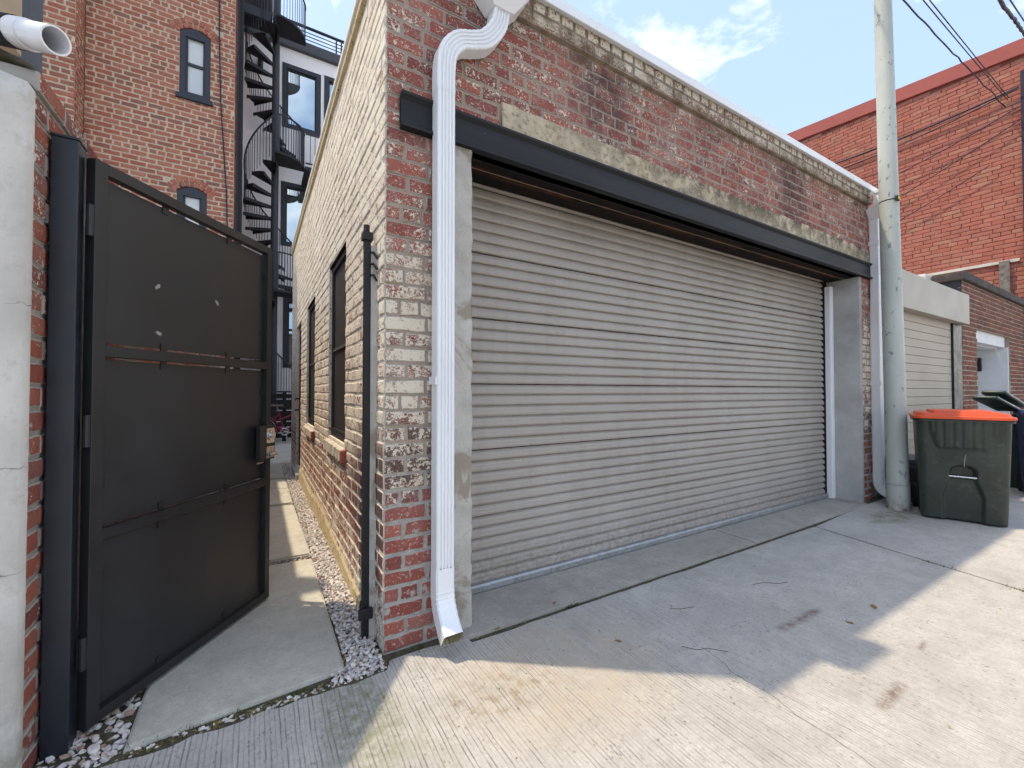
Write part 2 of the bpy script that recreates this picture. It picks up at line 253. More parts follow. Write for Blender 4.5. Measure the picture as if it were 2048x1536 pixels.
def concrete(name, lo, hi, groove=False, stains=False, moss=False, z_tan=False):
    a = Mat(name, 0.92, spec=0.12); x, y, z = a.xyz()
    n = a.noise(1.7, 8, 0.62); f = a.noise(46, 7, 0.72)
    c = a.mix(a.rng(n, 0.3, 0.7), lo, hi)
    c = a.mix(a.rng(f, 0.30, 0.70, 0.0, 0.55), c, tuple(v * 0.70 for v in lo))
    c = a.mix(a.rng(a.noise(7.5, 5, 0.7), 0.40, 0.72, 0.0, 0.45), c, tuple(v * 0.62 for v in lo))
    # dark aggregate pits
    v = a.nd('ShaderNodeTexVoronoi'); v.inputs['Scale'].default_value = 55; a.put(v.inputs['Vector'], a.scl(1.0, 0.55, 1.0))
    pit = a.math('MULTIPLY', a.rng(v.outputs['Distance'], 0.27, 0.13), a.rng(a.noise(5, 5, 0.7), 0.44, 0.58))
    c = a.mix(a.math('MULTIPLY', pit, 0.70 if groove else 0.12), c, (0.15, 0.145, 0.15))
    c = a.mix(a.rng(a.noise(120, 3, 0.7), 0.56, 0.72, 0.0, 0.55), c, tuple(v * 0.5 for v in lo))
    hgt = a.math('MULTIPLY', f, 0.5)
    if groove:   # raked finish: lines along the slab, worn away in patches
        xx = a.math('ADD', x, a.math('MULTIPLY', a.noise(1.6, 4, 0.5), 0.035))
        xx = a.math('ADD', xx, a.math('MULTIPLY', a.noise(14, 3, 0.5, a.scl(1, 0.3, 1)), 0.006))
        g = a.math('SINE', a.math('MULTIPLY', xx, 2 * math.pi / 0.0172))
        g2 = a.math('SINE', a.math('MULTIPLY', xx, 2 * math.pi / 0.0516))
        wear = a.math('MULTIPLY', a.rng(a.noise(2.1, 6, 0.62, a.scl(1, 0.45, 1)), 0.34, 0.58), a.rng(x, 3.6, 1.2, 0.18, 1.0))
        wear = a.math('MAXIMUM', wear, a.rng(x, 1.5, 0.7, 0.0, 0.95))
        gm = a.math('MULTIPLY', a.rng(a.math('ADD', g, a.math('MULTIPLY', g2, 0.25)), 0.45, 1.15), a.math('MULTIPLY', wear, a.rng(a.noise(30, 5, 0.7, a.scl(1, 0.25, 1)), 0.34, 0.58)))
        c = a.mix(a.math('MULTIPLY', gm, 0.80), c, (0.15, 0.14, 0.13))
        hgt = a.math('SUBTRACT', hgt, a.math('MULTIPLY', gm, 0.9))
        # long shrinkage crack
        cl = a.math('ADD', a.math('MULTIPLY_ADD', y, 0.155, 1.735), a.math('MULTIPLY', a.math('SUBTRACT', a.noise(3.2, 8, 0.6), 0.5), 0.16))
        ck = a.math('MULTIPLY', a.rng(a.math('ABSOLUTE', a.math('SUBTRACT', x, cl)), 0.0032, 0.0006), a.rng(y, 1.55, 1.35))
        c = a.mix(a.math('MULTIPLY', ck, 0.8), c, (0.13, 0.12, 0.11)); hgt = a.math('SUBTRACT', hgt, ck)
    if stains:
        def blob(px, py, rx, ry, colr, amt, th=(0.36, 0.56), ns=26):
            d = a.math('ADD', a.math('POWER', a.math('DIVIDE', a.math('SUBTRACT', x, px), rx), 2.0), a.math('POWER', a.math('DIVIDE', a.math('SUBTRACT', y, py), ry), 2.0))
            return a.mix(a.math('MULTIPLY', a.math('MULTIPLY', a.rng(d, 1.0, 0.25), a.rng(a.noise(ns, 7, 0.7), *th)), amt), c, colr)
        c = blob(1.25, 1.62, 0.62, 0.50, (0.44, 0.36, 0.28), 0.6, (0.30, 0.58), 7)
        c = blob(0.92, 1.62, 0.34, 0.16, (0.27, 0.21, 0.14), 0.6, (0.48, 0.6), 16)
        c = blob(0.36, 1.80, 0.17, 0.40, (0.15, 0.17, 0.085), 0.75, (0.38, 0.64), 26)
        c = blob(0.40, 1.45, 0.30, 0.45, (0.23, 0.235, 0.16), 0.45, (0.40, 0.66), 12)
        def streak(px, py, l, wd, ang):      # rust left by something that stood here
            ca, sa = math.cos(ang), math.sin(ang); dx = a.math('SUBTRACT', x, px); dy = a.math('SUBTRACT', y, py)
            u = a.math('ADD', a.math('MULTIPLY', dx, ca), a.math('MULTIPLY', dy, sa)); v_ = a.math('SUBTRACT', a.math('MULTIPLY', dy, ca), a.math('MULTIPLY', dx, sa))
            m = a.math('MULTIPLY', a.rng(a.math('ABSOLUTE', u), l, l * 0.7), a.rng(a.math('ADD', a.math('ABSOLUTE', v_), a.math('MULTIPLY', a.noise(9, 4), 0.03)), wd + .012, wd * 0.3))
            m = a.math('MULTIPLY', m, a.rng(a.noise(22, 5, 0.75), 0.34, 0.56))
            return a.mix(a.math('MULTIPLY', m, 0.85), c, (0.15, 0.075, 0.055))
        c = streak(2.66, 1.242, 0.25, 0.040, -0.015); c = streak(2.33, 0.735, 0.16, 0.038, 0.04); c = streak(2.93, 0.795, 0.075, 0.022, 0.13)
        c = blob(5.7, 1.75, 0.55, 0.18, (0.19, 0.20, 0.10), 0.8, (0.38, 0.6), 10)
    if moss:
        pass
    a.col(c); a.bump(hgt, 0.55, 0.006); return a.m
M['alley'] = concrete('raked_alley_concrete', (0.42, 0.40, 0.375), (0.58, 0.55, 0.51), groove=True, stains=True)
M['apron'] = concrete('apron_concrete', (0.36, 0.33, 0.295), (0.52, 0.495, 0.455))
M['path'] = concrete('path_concrete', (0.50, 0.48, 0.42), (0.62, 0.595, 0.53))
M['dirt'] = simple('joint_dirt', (0.10, 0.085, 0.06), 0.97, var=0.3, scale=30, bump=0.8, dirt=(0.07, 0.085, 0.03))
M['earth'] = simple('bare_earth', (0.16, 0.14, 0.11), 0.97, var=0.2, scale=3, bump=0.6)
a = Mat('gravel_stone', 0.85, spec=0.2); r1, r2, ed = a.attr('bk')
c = a.ramp(r1, [(0.0, (0.36, 0.35, 0.35)), (0.3, (0.60, 0.55, 0.53)), (0.6, (0.70, 0.64, 0.60)), (0.85, (0.78, 0.75, 0.72)), (0.93, (0.36, 0.20, 0.14)), (1.0, (0.46, 0.36, 0.24))])
a.col(a.mix(a.rng(a.noise(90, 5), 0.35, 0.7, 0, 0.4), c, (0.30, 0.28, 0.27))); a.bump(a.noise(150, 4), 0.3, 0.003); M['stone'] = a.m
a = Mat('litter', 0.9); r1, r2, ed = a.attr('bk')
a.col(a.ramp(r1, [(0, (0.10, 0.07, 0.035)), (0.4, (0.27, 0.17, 0.06)), (0.7, (0.42, 0.31, 0.12)), (0.85, (0.08, 0.13, 0.03)), (1, (0.36, 0.32, 0.24))])); M['litter'] = a.m
M['leaf'] = simple('dry_leaf', (0.33, 0.19, 0.075), 0.8, var=0.25, scale=40)
M['twig'] = simple('brown_twig', (0.09, 0.05, 0.035), 0.9, var=0.2, scale=60)
M['moss'] = simple('moss', (0.06, 0.10, 0.025), 0.95, var=0.3, scale=60)
a = Mat('pole_paint', 0.5, spec=0.4); n = a.noise(4, 7, 0.62, a.scl(1, 1, 0.4))
c = a.mix(a.rng(n, 0.3, 0.7), (0.37, 0.40, 0.37), (0.47, 0.495, 0.455)); c = a.mix(a.rng(a.noise(15, 5, 0.65, a.scl(1, 1, 0.7)), 0.61, 0.66), c, (0.17, 0.21, 0.23))
x, y, z = a.xyz(); c = a.mix(a.math('MULTIPLY', a.rng(z, 0.13, 0.0), a.rng(a.noise(18, 5), 0.35, 0.6)), c, (0.20, 0.10, 0.06))
a.col(c); a.bump(a.noise(25, 5), 0.2, 0.004); M['pole'] = a.m
M['cart'] = simple('dark_green_plastic', (0.032, 0.042, 0.033), 0.44, var=0.2, scale=4, spec=0.45, bump=0.15, dirt=(0.065, 0.068, 0.058))
M['cart_scuff'] = simple('pale_scuff', (0.22, 0.23, 0.21), 0.6, var=0.2, scale=40)
M['lid'] = simple('orange_red_plastic', (0.76, 0.095, 0.03), 0.42, var=0.06, scale=5, spec=0.45)
M['bluecart'] = simple('blue_plastic', (0.018, 0.032, 0.12), 0.45, var=0.12, scale=5, spec=0.4)
M['greenlid'] = simple('bottle_green_plastic', (0.008, 0.028, 0.022), 0.4, var=0.12, scale=5, spec=0.5)
M['bin'] = simple('plum_grey_plastic', (0.060, 0.045, 0.062), 0.55, var=0.12, scale=6)
M['tyre'] = simple('black_rubber', (0.015, 0.015, 0.018), 0.8, var=0.1, scale=20)
M['tan'] = simple('beige_door_paint', (0.42, 0.36, 0.29), 0.55, var=0.05, scale=2.5)
M['greyhead'] = simple('warm_grey_metal', (0.40, 0.365, 0.31), 0.5, var=0.04, scale=2)
M['whitewood'] = simple('white_paint_wood', (0.66, 0.68, 0.70), 0.6, var=0.05, scale=4)
M['redcap'] = simple('dull_red_coping', (0.36, 0.085, 0.075), 0.6, var=0.08, scale=2.2)
M['stonecap'] = simple('sooty_stone_cap', (0.085, 0.07, 0.065), 0.9, var=0.3, scale=8, bump=0.5)
M['oldwood'] = simple('weathered_grey_wood', (0.20, 0.18, 0.16), 0.9, var=0.3, scale=14)
M['darkwood'] = simple('dark_stained_wood', (0.030, 0.030, 0.028), 0.75, var=0.2, scale=9)
M['cable'] = simple('black_cable', (0.025, 0.020, 0.045), 0.6, var=0.1)
M['bikered'] = simple('crimson_bike_paint', (0.35, 0.012, 0.045), 0.3, var=0.05, spec=0.5)
M['alloy'] = simple('bike_alloy', (0.60, 0.60, 0.60), 0.3, 0.9, var=0.05)
M['saddle'] = simple('tan_saddle', (0.16, 0.12, 0.09), 0.6, var=0.1)
M['yellow'] = simple('yellow_tag', (0.65, 0.50, 0.03), 0.5, var=0.05)
M['tanboard'] = simple('tan_fascia_board', (0.44, 0.34, 0.24), 0.7, var=0.1, scale=4)
M['greysheet'] = simple('dark_grey_sheet', (0.075, 0.08, 0.09), 0.55, var=0.1, scale=4)
a = Mat('insect_screen', 0.6, spec=0.3); n = a.noise(3, 5); a.col(a.mix(a.rng(n, 0.3, 0.7), (0.020, 0.019, 0.020), (0.036, 0.034, 0.034))); M['screen'] = a.m
a = Mat('reflective_glass', 0.03, 0.88); a.col((0.42, 0.52, 0.58)); M['glass'] = a.m
a = Mat('pane_with_blind', 0.12, 0.0, 0.9); a.col((0.50, 0.55, 0.57)); M['blind'] = a.m

# ------------------------------------------------------------------ mesh helpers
ORG = {}
def thing(name, label, cat, loc=(0, 0, 0), group=None, kind=None):
    o = bpy.data.objects.new(name, None); COL.objects.link(o); o.location = loc; o.empty_display_size = 0.2
    ORG[o] = Vector(loc); tag(o, label, cat, group, kind); return o
def tag(o, label=None, cat=None, group=None, kind=None):
    if label: o['label'] = label
    if cat: o['category'] = cat
    if group: o['group'] = group
    if kind: o['kind'] = kind
    return o
def mk(name, V, F, mat, parent=None, smooth=False, bk=None, org=None):
    """one mesh object from world-space vertices"""
    o0 = ORG[parent] if parent is not None else Vector(org or (0, 0, 0))
    me = bpy.data.meshes.new(name)
    me.from_pydata([(v[0] - o0.x, v[1] - o0.y, v[2] - o0.z) for v in V], [], F)
    if bk is not None:
        at = me.attributes.new('bk', 'FLOAT_COLOR', 'POINT')
        at.data.foreach_set('color', np.asarray(bk, dtype=np.float32).ravel())
    me.materials.append(M[mat] if isinstance(mat, str) else mat)
    if smooth: me.polygons.foreach_set('use_smooth', [True] * len(me.polygons))
    me.update()
    o = bpy.data.objects.new(name, me); COL.objects.link(o)
    if parent is not None: o.parent = parent
    else: o.location = o0
    ORG[o] = o0; return o
def copy_at(o, dx, dy, dz, parent=None):
    c = o.copy(); COL.objects.link(c); c.parent = parent or o.parent; c.location = o.location + Vector((dx, dy, dz)); ORG[c] = ORG[o]; return c

class MB:
    def __init__(s): s.V = []; s.F = []
    def add(s, V, F):
        k = len(s.V); s.V += [tuple(v) for v in V]; s.F += [tuple(i + k for i in f) for f in F]; return s
    def box(s, a, b, bev=0.0):
        x0, y0, z0 = a; x1, y1, z1 = b
        if bev <= 0:
            V = [(x0, y0, z0), (x1, y0, z0), (x1, y1, z0), (x0, y1, z0), (x0, y0, z1), (x1, y0, z1), (x1, y1, z1), (x0, y1, z1)]
            return s.add(V, [(0, 3, 2, 1), (4, 5, 6, 7), (0, 1, 5, 4), (1, 2, 6, 5), (2, 3, 7, 6), (3, 0, 4, 7)])
        bm = bmesh.new(); bmesh.ops.create_cube(bm, size=1.0)
        for v in bm.verts: v.co = Vector(((x0 + x1) / 2 + v.co.x * (x1 - x0), (y0 + y1) / 2 + v.co.y * (y1 - y0), (z0 + z1) / 2 + v.co.z * (z1 - z0)))
        bmesh.ops.bevel(bm, geom=bm.edges[:], offset=bev, segments=2, affect='EDGES', profile=0.6)
        bm.verts.index_update(); s.add([v.co[:] for v in bm.verts], [[v.index for v in f.verts] for f in bm.faces]); bm.free(); return s
    def obox(s, o, ax, ay, az, a, b, bev=0.0):
        """box in a local frame"""
        t = MB().box(a, b, bev); o = Vector(o); ax = Vector(ax); ay = Vector(ay); az = Vector(az)
        return s.add([o + ax * v[0] + ay * v[1] + az * v[2] for v in t.V], t.F)
    def tube(s, pts, r, n=8, cap=True, r2=None):
        pts = [Vector(p) for p in pts]; k = len(pts); V = []; F = []
        up = Vector((0, 0, 1)); prev = None
        for i, p in enumerate(pts):
            t = (pts[min(i + 1, k - 1)] - pts[max(i - 1, 0)]).normalized()
            if prev is None:
                b = t.cross(up) if abs(t.dot(up)) < 0.95 else t.cross(Vector((1, 0, 0)))
            else: b = prev - t * prev.dot(t)
            b.normalize(); prev = b; c = b.cross(t)
            rr = r if r2 is None else r + (r2 - r) * i / max(1, k - 1)
            if isinstance(r, (list, tuple)): rr = r[i]
            for j in range(n):
                q = 2 * math.pi * j / n; V.append(p + (b * math.cos(q) + c * math.sin(q)) * rr)
        for i in range(k - 1):
            for j in range(n): F.append((i * n + j, i * n + (j + 1) % n, (i + 1) * n + (j + 1) % n, (i + 1) * n + j))
        if cap: F.append(tuple(range(n))[::-1]); F.append(tuple((k - 1) * n + j for j in range(n)))
        return s.add(V, F)
    def cyl(s, c, r, z0, z1, n=20): return s.tube([(c[0], c[1], z0), (c[0], c[1], z1)], r, n)
    def sweep(s, prof, pts, axis, cap0=False, cap1=False, scale=None):
        """closed 2-D profile (p along axis x tangent, q along axis) swept along pts lying in a plane whose normal is axis"""
        pts = [Vector(p) for p in pts]; ax = Vector(axis).normalized(); k = len(pts); n = len(prof); V = []; F = []
        for i, p in enumerate(pts):
            t = (pts[min(i + 1, k - 1)] - pts[max(i - 1, 0)]).normalized(); b = ax.cross(t).normalized()
            m = scale[i] if scale else 1.0
            for (u, v) in prof: V.append(p + b * u * m + ax * v * m)
        for i in range(k - 1):
            for j in range(n): F.append((i * n + j, i * n + (j + 1) % n, (i + 1) * n + (j + 1) % n, (i + 1) * n + j))
        if cap0: F.append(tuple(range(n)))
        if cap1: F.append(tuple((k - 1) * n + j for j in range(n)))
        return s.add(V, F)
    def prism(s, poly, z0, z1):
        n = len(poly); V = [(x, y, z0) for x, y in poly] + [(x, y, z1) for x, y in poly]
        F = [tuple(range(n))[::-1], tuple(range(n, 2 * n))] + [(i, (i + 1) % n, n + (i + 1) % n, n + i) for i in range(n)]
        return s.add(V, F)
    def put(s, name, mat, parent=None, smooth=False, org=None, bk=None): return mk(name, s.V, s.F, mat, parent, smooth, bk, org)

FWD = Vector((math.cos(math.radians(59)), math.sin(math.radians(59)), 0)); RGT = Vector((FWD.y, -FWD.x, 0))
def shows(p, size):
    """roughly how large a piece at p shows from the photograph's place, 0 outside the frame"""
    d = Vector(p) - Vector((0, 0, EYE)); t = d.dot(FWD)
    if t < 0.1 or abs(d.dot(RGT) / t) > 1.23 or abs(d.z / t) > 0.92: return 0
    return size / t

def brick_shape(s0, s1, z0, z1, depth, r, near):
    """ring-built brick in wall coordinates (s, z, outward)"""
    L, H = s1 - s0, z1 - z0; jit = 0.0034
    if near: ts = [(0, 0), (0.34, 0), (0.67, 0), (1, 0), (1, 0.5), (1, 1), (0.66, 1), (0.33, 1), (0, 1), (0, 0.5)]
    else: ts = [(0, 0), (1, 0), (1, 1), (0, 1)]
    o = r.uniform(-0.003, 0.003); tilt = r.uniform(-0.02, 0.02)
    base = [(s0 + L * u + r.uniform(-jit, jit), z0 + H * v + r.uniform(-jit, jit)) for u, v in ts]
    V = []; E = []; n = len(ts); cx, cz = (s0 + s1) / 2, (z0 + z1) / 2
    for (ins, oo, e) in ((0, -depth, 0), (0.0006, -0.005, 0), (0.0075, 0.0, 1.0)):
        for i, (a_, b_) in enumerate(base):
            u, v = ts[i]; du = ins * (1 - 2 * u) if u in (0, 1) else 0; dv = ins * (1 - 2 * v) if v in (0, 1) else 0
            V.append((a_ + du, b_ + dv, oo + (o + tilt * (a_ - cx) * 0.5 if oo > -depth else 0))); E.append(e)
    F = []
    for k in range(2):
        for i in range(n): F.append((k * n + i, k * n + (i + 1) % n, (k + 1) * n + (i + 1) % n, (k + 1) * n + i))
    V.append((cx, cz, o + 0.0008)); E.append(1.35); c = len(V) - 1
    for i in range(n): F.append((2 * n + i, 2 * n + (i + 1) % n, c))
    return V, F, E

def courses(s0, s1, z0, z1, course, joint, stretch=0.215, headers=6, holes=(), r=None, top=None, phase=0, min_len=0.03, first=0):
    """bond pattern -> list of (s0, s1, z0, z1); headers course every n-th row"""
    out_ = []; r = r or RNG; k = 0; z = z0
    while z < z1 - 0.25 * course:
        zt = min(z + course, z1) - joint; hd = headers and (k + phase) % headers == headers - 1
        ln = stretch / 2 if hd else stretch
        s = s0 - (first if k % 2 == 0 else ln / 2 + first) + (0.0 if not hd else ln * 0.25)
        if not hd and k % 2 == 0: s = s0
        while s < s1 - 0.005:
            e = s + ln * r.uniform(0.95, 1.05)
            segs = [(max(s, s0), min(e, s1) - (joint if e < s1 else 0))]
            zc = (z + zt) / 2
            for (a0, a1, b0, b1) in holes:
                if b0 < zc < b1:
                    ns = []
                    for (p, q) in segs:
                        if q <= a0 or p >= a1: ns.append((p, q))
                        else:
                            if p < a0: ns.append((p, a0))
                            if q > a1: ns.append((a1, q))
                    segs = ns
            for (p, q) in segs:
                if q - p > min_len:
                    if top is None or zt < top((p + q) / 2): out_.append((p, q, z, zt))
            s = e
        z += course; k += 1
    return out_

def cells(s0, s1, z0, z1, holes):
    S = sorted({s0, s1, *[min(max(h[0], s0), s1) for h in holes], *[min(max(h[1], s0), s1) for h in holes]})
    Z = sorted({z0, z1, *[min(max(h[2], z0), z1) for h in holes], *[min(max(h[3], z0), z1) for h in holes]})
    res = []
    for i in range(len(S) - 1):
        for j in range(len(Z) - 1):
            c, d = (S[i] + S[i + 1]) / 2, (Z[j] + Z[j + 1]) / 2
            if not any(h[0] < c < h[1] and h[2] < d < h[3] for h in holes): res.append((S[i], S[i + 1], Z[j], Z[j + 1]))
    return res

def lay(rects, O, u, n, mat, parent, limit, mass_name, depth=0.05, seed=1, want=None, near_size=0.0, shade=None):
    """put bricks on a wall: the ones that show largest each an object, the others joined"""
    r = random.Random(seed); O = Vector(O); u = Vector(u); n = Vector(n); up = Vector((0, 0, 1))
    sz = []
    for i, (p, q, z0, z1) in enumerate(rects):
        c = O + u * (p + q) / 2 + up * (z0 + z1) / 2
        sz.append((shows(c, math.sqrt((q - p) * (z1 - z0))) * (1 if want is None or want(c) else 0), i))
    big = {i for v, i in sorted(sz, reverse=True)[:limit] if v > 0}
    V = []; F = []; B = []
    for i, (p, q, z0, z1) in enumerate(rects):
        bv, bf, be = brick_shape(p, q, z0, z1, depth, r, i in big)
        W = [O + u * a_ + up * b_ + n * c_ for a_, b_, c_ in bv]
        r1, r2 = r.random(), r.random()
        if shade: r1 = shade((p + q) / 2, z0, r1)
        at = [(r1, r2, min(1, e), 1) for e in be]
        if i in big: mk('brick', W, bf, mat, parent, bk=at)
        else:
            k = len(V); V += W; F += [tuple(x + k for x in f) for f in bf]; B += at
    if V: tag(mk(mass_name, V, F, mat, parent, bk=B), kind='stuff')

def arc(c, r, a0, a1, n, plane):
    res = []
    for i in range(n + 1):
        q = math.radians(a0 + (a1 - a0) * i / n); p = (r * math.cos(q), r * math.sin(q))
        res.append(Vector(c) + (Vector((p[0], 0, p[1])) if plane == 'xz' else Vector((0, p[0], p[1]))))
    return res

# ================================================================== the setting
XC, YF, XE = 0.539, 2.137, 6.335          # garage corner, front plane, right end
def ground_sheet():
    mb = MB().add([(-400, -400, -0.10), (400, -400, -0.10), (400, 400, -0.10), (-400, 400, -0.10)], [(0, 1, 2, 3)])
    tag(mb.put('ground', 'earth'), 'bare earth ground under the slabs and far beyond', 'ground', kind='structure')
ground_sheet()

alley = thing('alley', 'raked grey concrete alley in front of the garages', 'alley', (0, 0, 0), kind='structure')
def slab(poly, name, mat, parent, z0=-0.09, z1=0.0, bev=0.008, sub=0):
    bm = bmesh.new(); vs_ = [bm.verts.new((x, y, z1)) for x, y in poly]; f = bm.faces.new(vs_)
    if f.normal.z < 0: f.normal_flip()
    ret = bmesh.ops.extrude_face_region(bm, geom=[f])
    for v in [g for g in ret['geom'] if isinstance(g, bmesh.types.BMVert)]: v.co.z = z0
    bmesh.ops.recalc_face_normals(bm, faces=bm.faces[:])
    te = [e for e in bm.edges if all(abs(v.co.z - z1) < 1e-6 for v in e.verts)]
    bmesh.ops.bevel(bm, geom=te, offset=bev, segments=2, affect='EDGES')
    bm.verts.index_update(); V = [v.co[:] for v in bm.verts]; F = [[v.index for v in q.verts] for q in bm.faces]; bm.free()
    return mk(name, V, F, mat, parent)
def jx(y, x0): return x0 + (y - 2.055) * 0.236      # the cross joints run a little askew
def ragged(x0, x1, y, amp, step, r):
    n = max(2, int((x1 - x0) / step)); return [(x0 + (x1 - x0) * i / n, y + r.uniform(-amp, amp)) for i in range(n + 1)]
rr = random.Random(3)
edge_l = [(-7.5, 1.93)] + ragged(-0.7, 0.53, 2.01, 0.014, 0.07, rr) + ragged(0.56, 0.96, 2.085, 0.012, 0.08, rr) + ragged(0.97, 4.60, 2.012, 0.006, 0.12, rr)
slab([(-7.5, -9)] + [(jx(-9, 4.608), -9), (jx(2.0, 4.608), 2.012)] + edge_l[::-1][1:], 'concrete_slab', 'alley', alley)
slab([(jx(-9, 4.625), -9), (jx(-9, 9.4), -9), (jx(2.1, 9.4), 2.10), (6.40, 2.10), (6.03, 2.10), (jx(2.0, 4.625) , 2.012)], 'concrete_slab', 'alley', alley)
slab([(jx(-9, 9.42), -9), (60, -9), (60, 2.10), (jx(2.1, 9.42), 2.10)], 'concrete_slab', 'alley', alley)
apron = thing('apron', 'narrow concrete apron strip under the wide roller door', 'apron', (3.5, 2.2, 0), kind='structure')
slab([(0.93, 2.045), (3.650, 2.045), (3.665, 2.62), (0.93, 2.62)], 'apron_slab', 'apron', apron, z1=0.012)
slab([(3.660, 2.045), (6.03, 2.075), (6.03, 2.62), (3.675, 2.62)], 'apron_slab', 'apron', apron, z1=0.010)
tag(MB().box((-9, 1.5, -0.099), (60, 2.66, -0.009)).put('joint_fill', 'dirt', apron), kind='structure')

path = thing('passage_path', 'pale concrete stepping slabs down the narrow side passage', 'path', (0, 4, 0), kind='structure')
tag(MB().box((-0.66, 2.0, -0.095), (0.56, 7.2, -0.030)).put('path_bed', 'dirt', path), kind='structure')
slab([(-0.405, 2.052), (0.0, 2.083), (0.362, 2.113), (0.372, 3.625), (-0.41, 3.64)], 'paving_slab', 'path', path, z1=0.012, bev=0.012)
slab([(-0.41, 3.745), (0.374, 3.735), (0.362, 5.46), (-0.41, 5.47)], 'paving_slab', 'path', path, z1=0.010, bev=0.012)
slab([(-0.41, 5.55), (0.360, 5.54), (0.362, 6.40), (-0.41, 6.40)], 'paving_slab', 'path', path, z1=0.012, bev=0.012)
slab([(-0.41, 6.425), (0.362, 6.425), (0.364, 7.15), (-0.41, 7.15)], 'paving_slab', 'path', path, z1=0.006, bev=0.012)
slab([(-0.62, 7.22), (0.36, 7.22), (0.38, 8.3), (5.5, 9.0), (5.5, 15.1), (-0.62, 15.1)], 'courtyard_slab', 'path', path, z1=0.006)

# ------------------------------------------------------------------ gravel and litter (uncountable)
def stones(name, regions, label, seed):
    r = random.Random(seed); V = []; F = []; B = []
    ico = [(0, 0, 1), (0.894, 0, 0.447), (0.276, 0.851, 0.447), (-0.724, 0.526, 0.447), (-0.724, -0.526, 0.447), (0.276, -0.851, 0.447),
           (0.724, 0.526, -0.447), (-0.276, 0.851, -0.447), (-0.894, 0, -0.447), (-0.276, -0.851, -0.447), (0.724, -0.526, -0.447), (0, 0, -1)]
    fi = [(0, 1, 2), (0, 2, 3), (0, 3, 4), (0, 4, 5), (0, 5, 1), (1, 6, 2), (2, 7, 3), (3, 8, 4), (4, 9, 5), (5, 10, 1), (6, 7, 2), (7, 8, 3), (8, 9, 4), (9, 10, 5), (10, 6, 1), (6, 11, 7), (7, 11, 8), (8, 11, 9), (9, 11, 10), (10, 11, 6)]
    for (x0, x1, y0, y1, z0, z1, num, lo, hi) in regions:
        for _ in range(num):
            c = Vector((r.uniform(x0, x1), r.uniform(y0, y1), r.uniform(z0, z1))); sx, sy, sz = r.uniform(lo, hi), r.uniform(lo, hi) * 0.75, r.uniform(lo, hi) * 0.5
            q = Matrix.Rotation(r.uniform(0, 6.28), 3, 'Z') @ Matrix.Rotation(r.uniform(-0.6, 0.6), 3, 'X') @ Matrix.Rotation(r.uniform(-0.6, 0.6), 3, 'Y')
            k = len(V); v1 = r.random()
            for p in ico: V.append(c + q @ Vector((p[0] * sx * r.uniform(0.75, 1.2), p[1] * sy * r.uniform(0.75, 1.2), p[2] * sz * r.uniform(0.75, 1.2))))
            F += [tuple(i + k for i in f) for f in fi]; B += [(v1, 0, 1, 1)] * 12
    return tag(mk(name, V, F, 'stone', bk=B), label, 'gravel', kind='stuff')
stones('gravel', [(0.378, 0.53, 2.12, 4.3, -0.020, 0.010, 3600, 0.008, 0.017), (0.372, 0.53, 4.3, 7.1, -0.02, 0.010, 2900, 0.009, 0.017), (0.36, 0.50, 7.1, 8.6, -0.015, 0.012, 900, 0.010, 0.018),
                  (0.30, 0.53, 2.03, 2.14, -0.025, 0.004, 260, 0.008, 0.017)], 'pinkish white gravel strip along the side wall of the garage', 11)
stones('gravel', [(-0.65, -0.415, 2.05, 3.6, -0.03, 0.006, 1500, 0.010, 0.022), (-0.65, -0.415, 3.6, 7.1, -0.03, 0.004, 900, 0.012, 0.022)], 'grey gravel left of the slabs, beneath the open gate', 12)
stones('gravel', [(-0.55, 0.35, 2.026, 2.062, -0.028, -0.006, 260, 0.006, 0.014), (-0.4, 0.37, 3.645, 3.73, -0.028, -0.004, 260, 0.006, 0.013), (-0.4, 0.37, 5.48, 5.54, -0.028, -0.008, 130, 0.006, 0.012)],
       'small stones and grit in the gaps between path slabs', 13)
def litter(name, regions, label, seed):
    r = random.Random(seed); V = []; F = []; B = []
    for (x0, x1, y0, y1, z, num, lo, hi) in regions:
        for _ in range(num):
            c = Vector((r.uniform(x0, x1), r.uniform(y0, y1), z + r.uniform(0, 0.006))); l = r.uniform(lo, hi); wd = l * r.uniform(0.15, 0.6)
            q = Matrix.Rotation(r.uniform(0, 6.28), 3, 'Z') @ Matrix.Rotation(r.uniform(-0.5, 0.5), 3, 'X')
            k = len(V); v1 = r.random()
            for p in ((-l, 0, 0), (0, -wd, 0.002), (l, 0, 0), (0, wd, 0.003)): V.append(c + q @ Vector(p))
            F += [(k, k + 1, k + 2), (k, k + 2, k + 3)]; B += [(v1, 0, 1, 1)] * 4
    return tag(mk(name, V, F, 'litter', bk=B), label, 'litter', kind='stuff')
litter('leaf_litter', [(1.0, 4.6, 2.014, 2.046, -0.012, 420, 0.003, 0.009), (4.6, 6.0, 2.02, 2.08, -0.010, 160, 0.003, 0.010), (-0.4, 0.35, 2.02, 2.07, -0.012, 300, 0.004, 0.014),
                       (0.3, 0.54, 2.03, 2.4, 0.004, 60, 0.004, 0.012), (-0.4, 0.36, 3.65, 3.73, -0.008, 130, 0.004, 0.012), (-0.1, 0.37, 6.0, 7.4, 0.013, 120, 0.006, 0.014)],
       'brown leaf crumbs and seed husks lying in the concrete joints', 21)
litter('yard_litter', [(0.6, 2.2, 1.0, 2.0, 0.001, 130, 0.002, 0.007), (2.0, 5.5, 0.4, 1.9, 0.001, 70, 0.002, 0.008), (1.0, 5.8, 2.06, 2.40, 0.013, 60, 0.002, 0.008)], 'scattered crumbs and tiny leaf bits across the alley concrete', 22)

